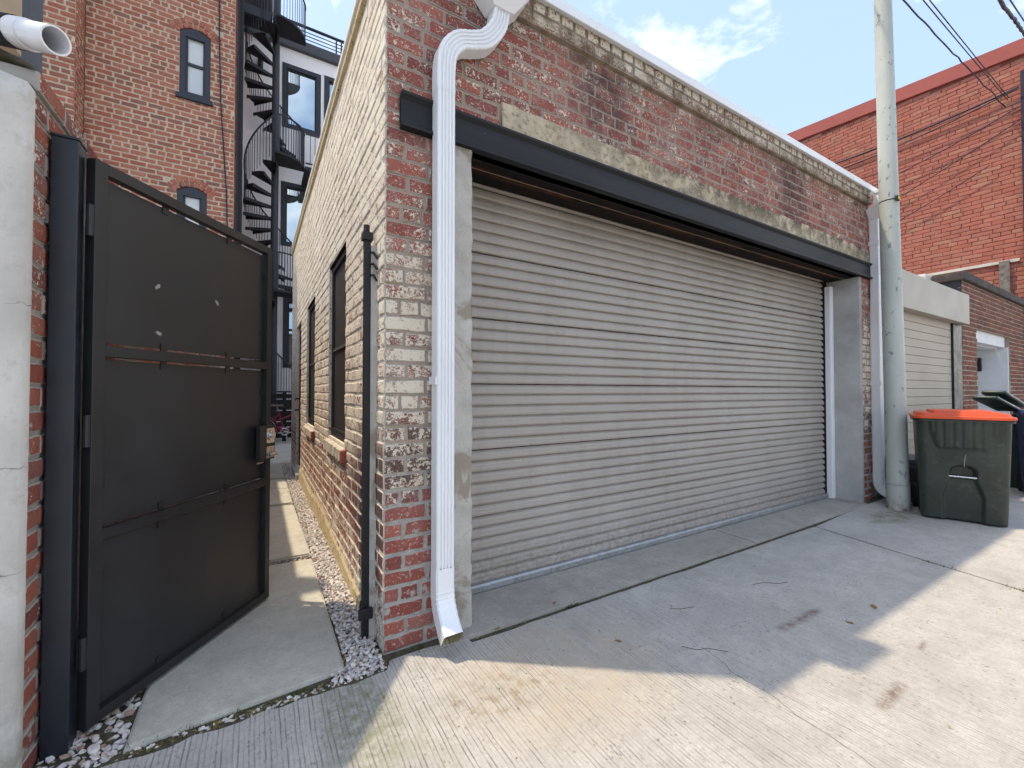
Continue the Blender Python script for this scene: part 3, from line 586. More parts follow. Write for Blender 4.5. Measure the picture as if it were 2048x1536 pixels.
# ================================================================== the garage
gar = thing('brick_garage', 'low brick garage with peeling cream paint and a wide grey roller door', 'garage', (XC, YF, 0))
OPL, OPR, HEAD = 0.925, 6.03, 2.65
fh = [(OPL - XC, OPR - XC, -1, HEAD), (0.613 - XC, 7, HEAD, 2.83), (1.205 - XC, 7, 2.83, 3.0)]
front = MB()
for (s0, s1, z0, z1) in cells(0.010, XE - XC, -0.05, 3.66, [(OPL - XC, OPR - XC, -1, HEAD)]):
    front.box((XC + s0, YF + 0.008, z0), (XC + s1, YF + 0.20, z1))
fw = front.put('front_wall', 'mf', gar)
def side_top(s): return 3.66 + 0.030 * s
WIN = [(3.25, 4.09, 0.91, 2.41), (5.17, 6.08, 0.89, 2.385)]; SDOOR = (6.93, 7.78, 0.10, 2.36); YEND = 8.85
sh = [(a_ - YF, b_ - YF, c_, d_) for a_, b_, c_, d_ in WIN + [SDOOR]]
side = MB()
for (s0, s1, z0, z1) in cells(0.010, YEND - YF, -0.05, 3.62, sh):
    side.box((XC + 0.0055, YF + s0, z0), (XC + 0.20, YF + s1, z1))
side.add([(XC + .0055, YF + .01, 3.61), (XC + .0055, YEND, 3.61), (XC + .0055, YEND, 3.61 + .03 * 6.7 + .06), (XC + .0055, YF + .01, 3.67), (XC + .2, YF + .01, 3.61), (XC + .2, YEND, 3.61), (XC + .2, YEND, 3.61 + .03 * 6.7 + .06), (XC + .2, YF + .01, 3.67)],
         [(0, 1, 2, 3), (7, 6, 5, 4), (3, 2, 6, 7), (1, 5, 6, 2), (0, 3, 7, 4)])
sw = side.put('side_wall', 'ms', gar)
shell = MB().box((XE - 0.2, YF + 0.205, -0.05), (XE, YEND, 3.6)).box((XC + 0.21, YEND - 0.2, -0.05), (XE - 0.21, YEND, 3.6))
shell.put('rear_walls', 'mf', gar)
MB().box((XC + 0.02, YF + 0.02, 3.665), (XE - 0.02, YEND - 0.02, 3.70)).put('roof', 'bounce_roof', gar)
fr = courses(0.004, XE - XC - 0.004, 0.0, 3.545, 0.0806, 0.0112, 0.218, 6, fh, random.Random(5), phase=2)
lay(fr, (XC, YF, 0), (1, 0, 0), (0, -1, 0), 'bf', fw, 235, 'brick_mass', seed=31)
srt = courses(0.014, YEND - YF, 0.0, 3.95, 0.0806, 0.011, 0.214, 6, sh, random.Random(6), top=side_top, phase=4)
lay(srt, (XC, YF, 0), (0, 1, 0), (-1, 0, 0), 'bs', sw, 85, 'brick_mass', seed=32, want=lambda c: c.y > YF + 0.25)
# corbel: one stretcher course stepped out, a header course above it
cor = [(s, min(s + 0.205, XE - XC - .004), 3.553, 3.622) for s in np.arange(0.004, XE - XC - 0.05, 0.218)]
lay(cor, (XC, YF - 0.028, 0), (1, 0, 0), (0, -1, 0), 'bf', fw, 14, 'corbel_mass', depth=0.06, seed=33)
den = [(s, min(s + 0.090, XE - XC - .004), 3.634, 3.700) for s in np.arange(0.01, XE - XC - 0.05, 0.109)]
lay(den, (XC, YF - 0.030, 0), (1, 0, 0), (0, -1, 0), brick_mat('corbel_brick', REDS, [(0, 0.62), (4, 0.62)], paint_col=(0.62, 0.57, 0.46), smear=0.46), fw, 26, 'corbel_mass', depth=0.06, seed=34)
MB().box((XC + 0.01, YF - 0.020, 3.548), (XE - 0.01, YF + 0.03, 3.704)).put('corbel_bed', 'mf', gar)
# metal copings
cop = MB(); lens_ = [XC - 0.05, 1.9, 3.3, 4.95, XE + 0.06]
for i in range(4):
    a0, a1 = lens_[i], lens_[i + 1] - (0.002 if i < 3 else 0)
    prof = [(2.072, 3.684), (2.069, 3.687), (2.069, 3.746), (2.073, 3.750), (2.10, 3.753), (2.32, 3.758), (2.32, 3.702), (2.078, 3.702), (2.076, 3.684)]
    n = len(prof); V = [(a0, y, z) for y, z in prof] + [(a1, y, z) for y, z in prof]
    MB().add(V, [tuple(range(n)), tuple(range(n, 2 * n))[::-1]] + [(i_, (i_ + 1) % n, n + (i_ + 1) % n, n + i_)[::-1] for i_ in range(n)]).put('coping', 'white', gar)
sc_ = MB(); y0, y1 = 2.33, YEND + 0.03
def strip(x0, x1, dz0, dz1): return [(x0, y0, 3.70 + dz0), (x1, y0, 3.70 + dz0), (x1, y1, 3.70 + .03 * 6.5 + dz0), (x0, y1, 3.70 + .03 * 6.5 + dz0), (x0, y0, 3.70 + dz1), (x1, y0, 3.70 + dz1), (x1, y1, 3.70 + .03 * 6.5 + dz1), (x0, y1, 3.70 + .03 * 6.5 + dz1)]
BOXF = [(0, 3, 2, 1), (4, 5, 6, 7), (0, 1, 5, 4), (1, 2, 6, 5), (2, 3, 7, 6), (3, 0, 4, 7)]
MB().add(strip(XC - 0.035, XC + 0.2, 0.02, 0.055), BOXF).put('side_coping', 'white', gar)
MB().add(strip(XC - 0.022, XC + 0.1, -0.045, 0.018), BOXF).put('side_coping_board', 'base', gar)
# concrete band and steel beam over the door
bnd = MB(); r = random.Random(8); xs = np.linspace(1.212, XE - 0.004, 60)
topz = [3.004 + r.uniform(-0.004, 0.004) for _ in xs]; V = []
for x_, t_ in zip(xs, topz): V += [(x_, YF - 0.012, 2.832), (x_, YF - 0.012, t_ - 0.01), (x_, YF + 0.01, t_)]
F = []
for i in range(len(xs) - 1):
    for j in range(2): F.append((3 * i + j, 3 * (i + 1) + j, 3 * (i + 1) + j + 1, 3 * i + j + 1))
F += [(0, 1, 2)]
bnd.add(V, F).put('concrete_band', 'band', gar)
bx0, bx1 = 0.613, XE + 0.005
bprof = [(2.098, 2.650), (2.098, 2.666), (2.118, 2.682), (2.120, 2.80), (2.100, 2.818), (2.100, 2.832), (2.20, 2.832), (2.20, 2.650)]
n = len(bprof); MB().add([(bx0, y, z) for y, z in bprof] + [(bx1, y, z) for y, z in bprof], [tuple(range(n)), tuple(range(n, 2 * n))[::-1]] + [(i, (i + 1) % n, n + (i + 1) % n, n + i)[::-1] for i in range(n)]).put('steel_beam', 'beam', gar)
MB().box((OPL, 2.201, 2.648), (OPR, 2.285, 2.78)).box((OPL, 2.296, 2.640), (OPR, 2.43, 2.78)).box((OPL, 2.285, 2.67), (OPR, 2.296, 2.78)).put('rusty_soffit', 'rust', gar)
# jambs
r = random.Random(9); V = []; zz = np.linspace(-0.03, 2.648, 54)
for z_ in zz:
    e = 1.024 + r.uniform(-0.006, 0.006); V += [(0.88, YF + 0.02, z_), (0.884, YF - 0.010 + r.uniform(-.002, .002), z_), (e - 0.012, YF - 0.012 + r.uniform(-.003, .003), z_), (e, YF + 0.004, z_), (e, 2.47, z_)]
F = [(5 * i + j, 5 * i + j + 1, 5 * (i + 1) + j + 1, 5 * (i + 1) + j) for i in range(len(zz) - 1) for j in range(4)]
mk('parged_jamb', V, F, 'parge', gar)
MB().box((OPR - 0.012, YF - 0.006, -0.03), (OPR + 0.05, 2.60, 2.646), 0.006).put('concrete_jamb', 'jamb', gar)
mb = MB(); prof = [(5.945, 2.455), (5.945, 2.40), (5.952, 2.392), (5.978, 2.392), (5.984, 2.402), (5.992, 2.392), (6.012, 2.392), (6.016, 2.40), (6.016, 2.455)]
mb.prism(prof, 0.012, 2.575); mb.put('white_jamb_trim', 'white', gar)
MB().box((5.895, 2.462, 0.0), (6.017, 2.53, 2.64)).put('door_guide', 'void', gar)
# roller door
door = MB().box((1.0, 2.490, 0.0), (5.95, 2.494, 2.66)).put('roller_door', 'void', gar); tag(door, 'dull grey-brown corrugated roller door')
PITCH = 0.0716
pr = [(0.003, 0.0), (-0.014, 0.0025), (-0.0185, 0.009), (-0.0195, 0.019), (-0.0170, 0.029), (-0.0162, 0.041), (-0.0105, 0.0545), (-0.002, 0.0645), (0.003, 0.0695), (0.003, 0.0716)]
def slat_mesh(gap):
    V = []; F = []; xs = [1.0, 5.905]
    q = [(2.478 + d, 0.062 + z * (1 - gap)) for d, z in pr]
    for x_ in xs: V += [(x_, y, z) for y, z in q] + [(x_, y + 0.0015, z) for y, z in q[::-1]]
    n = len(q) * 2
    for j in range(n): F.append((j, (j + 1) % n, n + (j + 1) % n, n + j))
    F += [tuple(range(n))[::-1], tuple(range(n, 2 * n))]
    return V, F
base_slat = mk('slat', *slat_mesh(0.0), 'slat', door); seam_slat = mk('slat', *slat_mesh(0.075), 'slat', door); seam_slat.location.z += PITCH * 5; seam_slat.location.y -= 0.001
r = random.Random(4)
for i in range(1, 37):
    if i == 5: continue
    c = copy_at(seam_slat if i % 6 == 5 else base_slat, 0, 0, 0); c.location = (0, r.uniform(-0.0012, 0.0012), PITCH * i)
    
bb = MB(); prof = [(2.495, 0.016), (2.440, 0.016), (2.436, 0.020), (2.436, 0.052), (2.446, 0.062), (2.468, 0.066), (2.495, 0.066)]
n = len(prof); bb.add([(1.0, y, z) for y, z in prof] + [(5.94, y, z) for y, z in prof], [tuple(range(n)), tuple(range(n, 2 * n))[::-1]] + [(i, (i + 1) % n, n + (i + 1) % n, n + i)[::-1] for i in range(n)]); bb.put('bottom_bar', 'bar', door)
for x_ in (1.16, 2.8, 4.4, 5.7): MB().tube([(x_, 2.437, 0.036), (x_, 2.432, 0.036)], 0.007, 8).put('bolt', 'bar', door)
# side windows with rowlock sills
for wi, (y0, y1, z0, z1) in enumerate(WIN):
    xw = XC + 0.026
    fr_ = MB().box((xw, y0 + .002, z0), (xw + .06, y0 + 0.05, z1)).box((xw, y1 - 0.05, z0), (xw + .06, y1 - .002, z1)).box((xw, y0 + 0.05, z1 - 0.06), (xw + .06, y1 - 0.05, z1 - .002)).box((xw, y0 + 0.05, z0), (xw + .06, y1 - 0.05, z0 + 0.07))
    wf = fr_.put('window', 'black', gar); tag(wf, 'black framed screened window nearer the corner' if wi == 0 else 'black framed screened window farther down the wall')
    MB().box((xw + 0.02, y0 + 0.05, z0 + 0.07), (xw + 0.026, y1 - 0.05, z1 - 0.06)).put('screen', 'screen', wf)
    MB().box((xw + 0.006, y0 + 0.05, (z0 + z1) / 2 - .012), (xw + 0.019, y1 - 0.05, (z0 + z1) / 2 + 0.012)).put('check_rail', 'greysheet', wf)
    MB().box((xw - 0.018, y0 + .003, z1 - 0.014), (xw - 0.002, y1 - .003, z1 + 0.0)).put('lintel_plate', 'rust', wf)
    # reveals
    for ya, yb in ((y0 - 0.004, y0 + 0.0015), (y1 - 0.0015, y1 + 0.004)): MB().box((XC + 0.009, ya, z0), (xw + .1, yb, z1)).put('reveal', 'bs', wf, bk=[(0.4, 0.5, 1, 1)] * 8)
    MB().box((xw + 0.055, y0, z0), (xw + 0.058, y1, z1)).put('dark_interior', 'void', wf)
    nb = int((y1 - y0 + 0.16) / 0.072)
    for k in range(nb):
        ya = y0 - 0.08 + 0.072 * k; rr_ = random.Random(50 + k + wi * 20)
        t = 0.0; V = [(XC - 0.034 + rr_.uniform(-.004, .004), ya, z0 - 0.112), (XC + 0.12, ya, z0 - 0.112), (XC + 0.12, ya, z0 - 0.006), (XC - 0.034 + rr_.uniform(-.004, .004), ya, z0 - 0.034)]
        V += [(v[0], ya + 0.062, v[2]) for v in V]
        red = 1 if (k == 0) else 0
        mk('sill_brick', V, [(0, 1, 2, 3), (7, 6, 5, 4), (0, 4, 5, 1), (1, 5, 6, 2), (2, 6, 7, 3), (3, 7, 4, 0)], 'bl' if red else 'sill', wf, bk=[(rr_.random(), rr_.random(), 1, 1)] * 8)
y0, y1, z0, z1 = SDOOR; xw = XC + 0.045
sd = MB().box((xw, y0, z0), (xw + .07, y0 + 0.06, z1)).box((xw, y1 - 0.06, z0), (xw + .07, y1, z1)).box((xw, y0 + .06, z1 - 0.08), (xw + .07, y1 - .06, z1)).put('side_door', 'black', gar)
MB().box((xw + 0.03, y0 + .06, z0), (xw + 0.05, y1 - .06, z1 - .32)).put('door_leaf', 'black', sd)
MB().box((xw + 0.03, y0 + .06, z1 - .31), (xw + 0.035, y1 - .06, z1 - .08)).put('transom_glass', 'glass', sd)
MB().box((XC - 0.06, y0 - 0.05, -0.02), (XC + 0.16, y1 + 0.04, 0.095), 0.01).put('door_step', 'jamb', sd)
for z_ in (1.0, 1.18): MB().tube([(XC + 0.1, y1 - 0.1, z_), (XC - 0.02, y1 - 0.1, z_), (XC - 0.02, y1 - 0.16, z_)], 0.012, 8).put('door_handle', 'black', sd)
# parged footing along the side wall
r = random.Random(12); ys = np.linspace(2.62, 6.85, 90); V = []
for i, y_ in enumerate(ys):
    h_ = (0.05 + 0.13 * min(1, (y_ - 2.62) / 0.9)) + 0.03 * math.sin(y_ * 3.1) + r.uniform(-0.016, 0.016)
    V += [(XC - 0.022 + r.uniform(-.004, .004), y_, -0.04), (XC - 0.014 + r.uniform(-.004, .004), y_, h_ * 0.75), (XC + 0.004, y_, h_)]
mk('footing_parging', V, [(3 * i + j, 3 * i + j + 1, 3 * i + j + 4, 3 * i + j + 3) for i in range(len(ys) - 1) for j in range(2)], 'base', gar)

# ================================================================== downspouts
def spout_profile(hw, hd):
    P_ = []; ng = 3; c = 0.008
    P_ += [(-hw, hd - c), (-hw, -hd + c), (-hw + c * .4, -hd + c * .4), (-hw + c, -hd)]
    for gx in (-0.027, -0.009, 0.009, 0.027): P_ += [(gx - 0.0052, -hd), (gx - 0.0036, -hd + 0.0065), (gx + 0.0036, -hd + 0.0065), (gx + 0.0052, -hd)]
    P_ += [(hw - c, -hd), (hw - c * .4, -hd + c * .4), (hw, -hd + c), (hw, hd - c), (hw - c, hd), (-hw + c, hd)]
    return P_
def catmull(P_, n):
    P_ = [Vector(p) for p in P_]; res = []
    for i in range(len(P_) - 1):
        p0, p1, p2, p3 = P_[max(i - 1, 0)], P_[i], P_[i + 1], P_[min(i + 2, len(P_) - 1)]
        for k in range(n):
            t = k / n; res.append(0.5 * ((2 * p1) + (p2 - p0) * t + (2 * p0 - 5 * p1 + 4 * p2 - p3) * t * t + (3 * p1 - p0 - 3 * p2 + p3) * t ** 3))
    return res + [P_[-1]]
ds = thing('downspout', 'white ribbed downspout beside the garage corner, kicked out at the bottom', 'downspout', (0.827, 2.075, 0), 'white downspouts')
prf = spout_profile(0.0485, 0.045); big = [(u * 1.035, v * 1.035) for u, v in prf]
MB().sweep(prf, [(0.827, 2.075, 2.99), (0.827, 2.075, 0.37)], (0, 1, 0)).put('pipe', 'white', ds)
S = catmull([(0.827, 2.075, 2.86), (0.827, 2.075, 2.98), (0.842, 2.075, 3.085), (0.905, 2.075, 3.165), (0.985, 2.075, 3.200), (1.065, 2.075, 3.245), (1.135, 2.075, 3.345), (1.160, 2.075, 3.45), (1.163, 2.075, 3.55)][::-1], 9)
scl = [1.03 + (0.034 if (i % 3 == 1 and 12 < i < 62) else 0.0) for i in range(len(S))]
MB().sweep(prf, S, (0, 1, 0), scale=scl).put('elbow', 'white', ds)
N_ = catmull([(0.827, 2.075, 0.40), (0.827, 2.075, 0.31), (0.827, 2.068, 0.235), (0.827, 2.035, 0.170), (0.827, 1.985, 0.115), (0.827, 1.945, 0.085)], 7)
# profile for a path in the y-z plane: width now runs along the x axis
prn = [(v * -1, u) for u, v in prf]
scn = [1.03 + (0.036 if (i % 3 == 1 and 9 < i < 24) else 0.0) for i in range(len(N_))]
MB().sweep(prn, N_, (1, 0, 0), scale=scn).put('elbow', 'white', ds)
MB().sweep([(u * .96, v * .96) for u, v in prn], N_[8:], (1, 0, 0), scale=scn[8:]).put('elbow_inside', 'white_inner', ds)
def loft(rings, mat, name, parent, cap=True, smooth=False):
    V = []; F = []; n = len(rings[0])
    for q in rings: V += q
    for i in range(len(rings) - 1):
        for j in range(n): F.append((i * n + j, i * n + (j + 1) % n, (i + 1) * n + (j + 1) % n, (i + 1) * n + j))
    if cap: F += [tuple(range(n))[::-1], tuple((len(rings) - 1) * n + j for j in range(n))]
    return mk(name, V, F, mat, parent, smooth)
def rect(x0, x1, y0, y1, z): return [(x0, y0, z), (x1, y0, z), (x1, y1, z), (x0, y1, z)]
loft([rect(1.098, 1.228, 2.02, 2.128, 3.44), rect(1.02, 1.30, 1.965, 2.128, 3.52), rect(1.0, 1.32, 1.95, 2.052, 3.60), rect(1.0, 1.32, 1.95, 2.052, 3.745), rect(.99, 1.33, 1.94, 2.052, 3.747), rect(.99, 1.33, 1.94, 2.052, 3.765)], 'white', 'conductor_head', ds)
MB().box((0.776, 2.121, 1.345), (0.878, 2.128, 1.37)).box((0.7685, 2.028, 1.335), (0.7765, 2.128, 1.375)).put('strap', 'white', ds)
for x_ in (0.80, 0.855): MB().tube([(x_, 2.031, 0.40), (x_, 2.0265, 0.40)], 0.003, 6).put('screw', 'bar', ds)
ds2 = thing('downspout', 'white downspout at the far right end of the garage, behind the pole', 'downspout', (6.36, 2.085, 0), 'white downspouts')
MB().sweep([(u * .9, v) for u, v in prf], [(6.345, 2.083, 3.42), (6.345, 2.083, 0.32)], (0, 1, 0)).put('pipe', 'white', ds2)
N2 = catmull([(6.345, 2.083, 0.34), (6.345, 2.083, 0.25), (6.345, 2.070, 0.18), (6.345, 2.03, 0.125), (6.345, 1.96, 0.09), (6.345, 1.90, 0.075)], 7)
MB().sweep([(p, q * .9) for p, q in prn], N2, (1, 0, 0), scale=[1.03 + (0.02 if (i % 3 == 1 and 5 < i < 24) else 0.0) for i in range(len(N2))]).put('elbow', 'white', ds2)
loft([rect(6.30, 6.39, 2.03, 2.128, 3.36), rect(6.22, 6.47, 1.97, 2.128, 3.47), rect(6.21, 6.48, 1.96, 2.052, 3.50), rect(6.21, 6.48, 1.96, 2.052, 3.63), rect(6.20, 6.49, 1.95, 2.052, 3.632), rect(6.20, 6.49, 1.95, 2.052, 3.66)], 'white', 'conductor_head', ds2)
for z_ in (3.05, 1.37): MB().box((6.294, 2.032, z_), (6.300, 2.135, z_ + 0.05)).put('strap', 'white', ds2)

# ================================================================== latch post on the garage wall
lp = thing('latch_post', 'black square steel post bolted upright to the painted brick side wall', 'post', (0.49, 2.335, 0))
MB().box((0.478, 2.316, -0.02), (0.512, 2.348, 2.15), 0.004).put('post', 'black', lp)
MB().box((0.468, 2.302, 2.105), (0.522, 2.354, 2.148), 0.004).put('top_clamp', 'black', lp)
MB().cyl((0.492, 2.332), 0.016, 2.152, 2.19, 10).put('clamp_bolt', 'black', lp)
MB().box((0.455, 2.285, 0.115), (0.525, 2.308, 0.17), 0.004).put('bottom_clamp', 'black', lp)
for z_ in (1.92, 1.98, 2.04): MB().tube([(0.515, 2.31, z_), (0.515, 2.27, z_ - 0.01), (0.532, 2.262, z_ - 0.04)], 0.007, 6).put('chain_link', 'black', lp)
V = []; r = random.Random(5); zz = np.linspace(-0.02, 2.08, 40)
for z_ in zz: V += [(XC + .004, 2.355 + r.uniform(-.006, .004), z_), (0.513, 2.350, z_), (0.513, 2.318, z_), (XC + .004, 2.292 + r.uniform(-.010, .010), z_)]
mk('mortar_bed', V, [(4 * i + j, 4 * i + j + 1, 4 * i + j + 5, 4 * i + j + 4) for i in range(len(zz) - 1) for j in range(3)], 'parge', lp)

# ================================================================== left wall, its pipe, gate and gate post
lw = thing('boundary_wall', 'old red brick boundary wall with a pale stuccoed end at the far left', 'wall', (-0.65, 2.0, 0))
XW, YS = -0.655, 2.005
MB().box((XW - 0.30, YS + 0.02, -0.09), (XW - 0.008, 10.4, 2.33)).put('wall_core', 'ml', lw)
V = []; r = random.Random(15)
st = []
for i, x_ in enumerate(np.linspace(-3.6, XW - 0.0, 30)):
    e = 0.0 if i < 28 else 0.012 * (i - 27)
    for z_ in np.linspace(-0.09, 2.375, 20): st.append((x_ + 0, YS - 0.03 + e * .6 + r.uniform(-.0015, .0015), z_ - (0.02 * (i - 26) if (z_ > 2.3 and i > 26) else 0)))
F = [(i * 20 + j, (i + 1) * 20 + j, (i + 1) * 20 + j + 1, i * 20 + j + 1) for i in range(29) for j in range(19)]
k = len(st); st += [(x_, YS + 0.25, 2.36) for x_ in np.linspace(-3.6, XW - 0.0, 30)]
F += [(i * 20 + 19, (i + 1) * 20 + 19, k + i + 1, k + i) for i in range(29)]
k2 = len(st); st += [(XW + .002, YS + 0.035, z_) for z_ in np.linspace(-0.09, 2.31, 20)]
F += [(29 * 20 + j, k2 + j, k2 + j + 1, 29 * 20 + j + 1) for j in range(19)]
mk('stucco_face', st, F, 'stucco', lw, smooth=True)
wr = courses(0.038, 8.2, 0.0, 2.32, 0.083, 0.013, 0.222, 0, (), random.Random(17))
lay(wr, (XW, YS, 0), (0, 1, 0), (1, 0, 0), 'bl', lw, 70, 'brick_mass', seed=35, want=lambda c: c.y < 2.75)
capr = [(s, s + 0.215, 2.325, 2.395) for s in np.arange(0.05, 8.2, 0.228)]
lay(capr, (XW + 0.010, YS, 0), (0, 1, 0), (1, 0, 0), 'bl', lw, 3, 'cap_bricks', depth=0.2, seed=36, want=lambda c: c.y < 2.75)
V = []; r = random.Random(18); ys = np.linspace(YS + 0.02, 10.3, 220)
for y_ in ys: V += [(XW + 0.002 + r.uniform(-.01, .006), y_, 2.388 + r.uniform(-.004, .012)), (XW - 0.08, y_, 2.425 + r.uniform(-.012, .012)), (XW - 0.30, y_, 2.42)]
mk('mortar_cap', V, [(3 * i + j, 3 * i + j + 1, 3 * i + j + 4, 3 * i + j + 3) for i in range(len(ys) - 1) for j in range(2)], 'cap', lw)
MB().box((-3.6, 2.28, 2.355), (XW - 0.31, 10.4, 2.43)).put('flat_roof', 'bounce_roof', lw)
MB().box((-1.4, 2.14, 2.60), (-0.80, 2.372, 2.98)).put('fascia', 'tanboard', lw)
MB().box((-1.85, 4.4, 2.43), (-1.44, 4.6, 4.9)).put('flue_casing', 'greysheet', lw)
dp = thing('drain_pipe', 'short white plastic drain pipe poking out above the stuccoed wall end', 'pipe', (-0.74, 2.12, 2.54))
A_, B_ = Vector((-0.745, 2.125, 2.543)), Vector((-0.590, 1.985, 2.476)); D_ = (B_ - A_).normalized()
def ring_pipe(a_, b_, ro, ri, name, mat):
    mb = MB().tube([a_, b_], ro, 28, cap=False); k = len(mb.V); mb.tube([a_, b_], ri, 28, cap=False)
    mb.F += [(28 + j, 28 + (j + 1) % 28, k + 28 + (j + 1) % 28, k + 28 + j) for j in range(28)]
    return mb.put(name, mat, dp, smooth=False)
ring_pipe(A_ + D_ * 0.035, A_ + D_ * 0.10, 0.047, 0.040, 'pipe_socket', 'pvc'); ring_pipe(A_ + D_ * 0.09, B_, 0.0425, 0.037, 'pipe', 'pvc')
ring_pipe(A_ - D_ * 0.10, A_ + D_ * 0.04, 0.050, 0.02, 'rubber_collar', 'tyre')

gp = thing('gate_post', 'thick blue-black square steel gate post against the left brick wall', 'post', (-0.61, 2.17, 0))
MB().box((-0.648, 2.148, -0.08), (-0.574, 2.235, 2.225), 0.004).put('post', 'post', gp)
MB().box((-0.650, 2.146, 2.226), (-0.572, 2.237, 2.235), 0.002).put('post_cap', 'post', gp)
GO = Vector((-0.55, 2.215, 0)); GU = Vector((0.605, 0.84, 0)).normalized(); GN = Vector((GU.y, -GU.x, 0)); GZ = Vector((0, 0, 1))
gt = thing('gate', 'tall black sheet steel gate standing half open into the passage', 'gate', GO)
GL, GT, GB = 1.035, 2.195, 0.028
def gbox(u0, u1, n0, n1, z0, z1, name, mat, par, bev=0.0025): return MB().obox(GO, GU, GN, GZ, (u0, n0, z0), (u1, n1, z1), bev).put(name, mat, par)
gbox(-0.01, 0.038, -0.02, 0.02, GB, GT, 'stile', 'gate', gt); gbox(GL - 0.040, GL, -0.02, 0.02, GB, GT, 'stile', 'gate', gt)
rails = [(GB, 0.070), (0.722, 0.765), (1.436, 1.480), (2.150, GT)]
for a_, b_ in rails: gbox(0.0385, GL - 0.0405, -0.019, 0.019, a_, b_, 'rail', 'gate', gt)
gaps = [(0.006, 0.010), (0.004, 0.010), (0.012, 0.012)]
for i in range(3):
    z0, z1 = rails[i][1], rails[i + 1][0]
    gbox(0.040, GL - 0.047, -0.012, -0.009, z0 + gaps[i][0], z1 - gaps[i][1], 'panel', 'gate_panel', gt, 0)
    for u_ in (0.30, 0.33 + 0.36):
        for zz_ in (z0, z1 - 0.035): gbox(u_, u_ + 0.03, -0.009, -0.004, zz_ - 0.002, zz_ + 0.037, 'tab', 'gate', gt, 0)
    for z_ in (z0 + 0.16, (z0 + z1) / 2, z1 - 0.16):
        for u_ in (0.036, GL - 0.066): gbox(u_, u_ + 0.03, -0.009, -0.005, z_, z_ + 0.035, 'tab', 'gate', gt, 0)
gbox(0.043, 0.053, -0.009, -0.002, 1.56, 2.06, 'edge_angle', 'gate', gt, 0); gbox(0.043, 0.053, -0.009, -0.002, 0.86, 1.22, 'edge_angle', 'gate', gt, 0)
for z_ in (0.32, 1.15, 1.95): MB().tube([GO + GU * -0.018 + GN * 0.01 + GZ * (z_ - .06), GO + GU * -0.018 + GN * 0.01 + GZ * (z_ + .06)], 0.012, 10).put('hinge', 'gate', gt)
lk = gbox(0.900, GL - 0.002, 0.0205, 0.048, 0.885, 1.092, 'lock_box', 'gate', gt, 0.003)
gbox(GL + 0.0005, GL + 0.03, -0.03, 0.03, 0.93, 1.075, 'strike_plate', 'gate', lk)
gbox(0.955, 1.028, 0.0485, 0.051, 0.985, 1.075, 'cylinder_plate', 'chrome', lk, 0)
def gdisc(u, z, r0, n0, n1, name, mat, par, seg=20): return MB().tube([GO + GU * u + GZ * z + GN * n0, GO + GU * u + GZ * z + GN * n1], r0, seg).put(name, mat, par)
gdisc(0.992, 1.032, 0.031, 0.0512, 0.060, 'lock_cylinder', 'chrome', lk); gdisc(0.992, 1.032, 0.018, 0.0602, 0.070, 'lock_cylinder', 'chrome', lk)
gbox(0.955, 1.028, 0.0485, 0.051, 0.895, 0.965, 'lever_plate', 'chrome', lk, 0); gbox(0.962, 1.024, 0.052, 0.078, 0.905, 0.930, 'lever', 'chrome', lk, 0.008)
gbox(0.90, 0.955, 0.021, 0.03, 0.868, 0.876, 'lock_bracket', 'chrome', lk, 0)
for (u_, z_, an, l) in ((0.285, 1.772, 0.7, 0.017), (0.628, 1.770, -0.9, 0.018), (0.292, 1.562, -0.5, 0.016)):
    ca, sa = math.cos(an), math.sin(an); pts = [(-l, -0.007), (l * .6, -0.007), (l, 0.004), (l * .4, 0.009), (-l * .8, 0.006)]
    mk('tape_scrap', [GO + GU * (u_ + p * ca - q * sa) + GZ * (z_ + p * sa + q * ca) + GN * -0.0083 for p, q in pts], [(0, 1, 2, 3, 4)], 'tape', gt)

# ================================================================== brick house at the back left
YB = 11.0; HX = -0.50; BX = -2.88; YBAY = 10.5; HT = 12.5
bhs = thing('brick_house', 'tall red brick house with arched windows rising behind the gate', 'house', (-1.7, YB, 0))
HW = [(-1.46, -0.93, 7.49, 8.93), (-1.475, -0.965, 4.05, 5.56)]
hh = [(a_ - BX, b_ - BX, c_, d_ + 0.03) for a_, b_, c_, d_ in HW]
core = MB()
for (s0, s1, z0, z1) in cells(0, HX - BX, 0, HT, hh): core.box((BX + s0, YB + 0.012, z0), (BX + s1, YB + 0.25, z1))
hwall = core.put('wall', 'mh', bhs)
MB().box((-6.5, YBAY + 0.012, 0), (BX - 0.012, YB + 0.20, HT)).put('bay_wall', 'mh', bhs)
MB().box((-6.5, YB + 0.26, 0), (HX - 0.012, 17, HT)).put('side_and_rear_walls', 'mh', bhs)
hr = courses(0.004, HX - BX, 2.0, HT, 0.103, 0.028, 0.27, 6, hh, random.Random(41), phase=1)
arch_rects = []
def in_arch(p, q, z):
    for a_, b_, c_, d_ in HW:
        if a_ - BX - 0.10 < (p + q) / 2 < b_ - BX + 0.10 and d_ - 0.02 < z < d_ + 0.16: return True
    return False
hr = [q for q in hr if not in_arch(q[0], q[1], (q[2] + q[3]) / 2)]
lay(hr, (BX, YB, 0), (1, 0, 0), (0, -1, 0), 'bh', hwall, 230, 'brick_mass', seed=42, want=lambda c: c.z > 4.4)
bayr = courses(0.0, 3.6, 4.0, HT, 0.103, 0.028, 0.27, 6, (), random.Random(43))
lay(bayr, (BX - 3.6, YBAY, 0), (1, 0, 0), (0, -1, 0), 'bh', hwall, 55, 'bay_brick_mass', seed=44)
retr = courses(0.006, YB - YBAY - 0.01, 4.0, HT, 0.103, 0.028, 0.25, 0, (), random.Random(45))
lay(retr, (BX, YBAY, 0), (0, 1, 0), (1, 0, 0), 'bh', hwall, 0, 'return_brick_mass', seed=46)
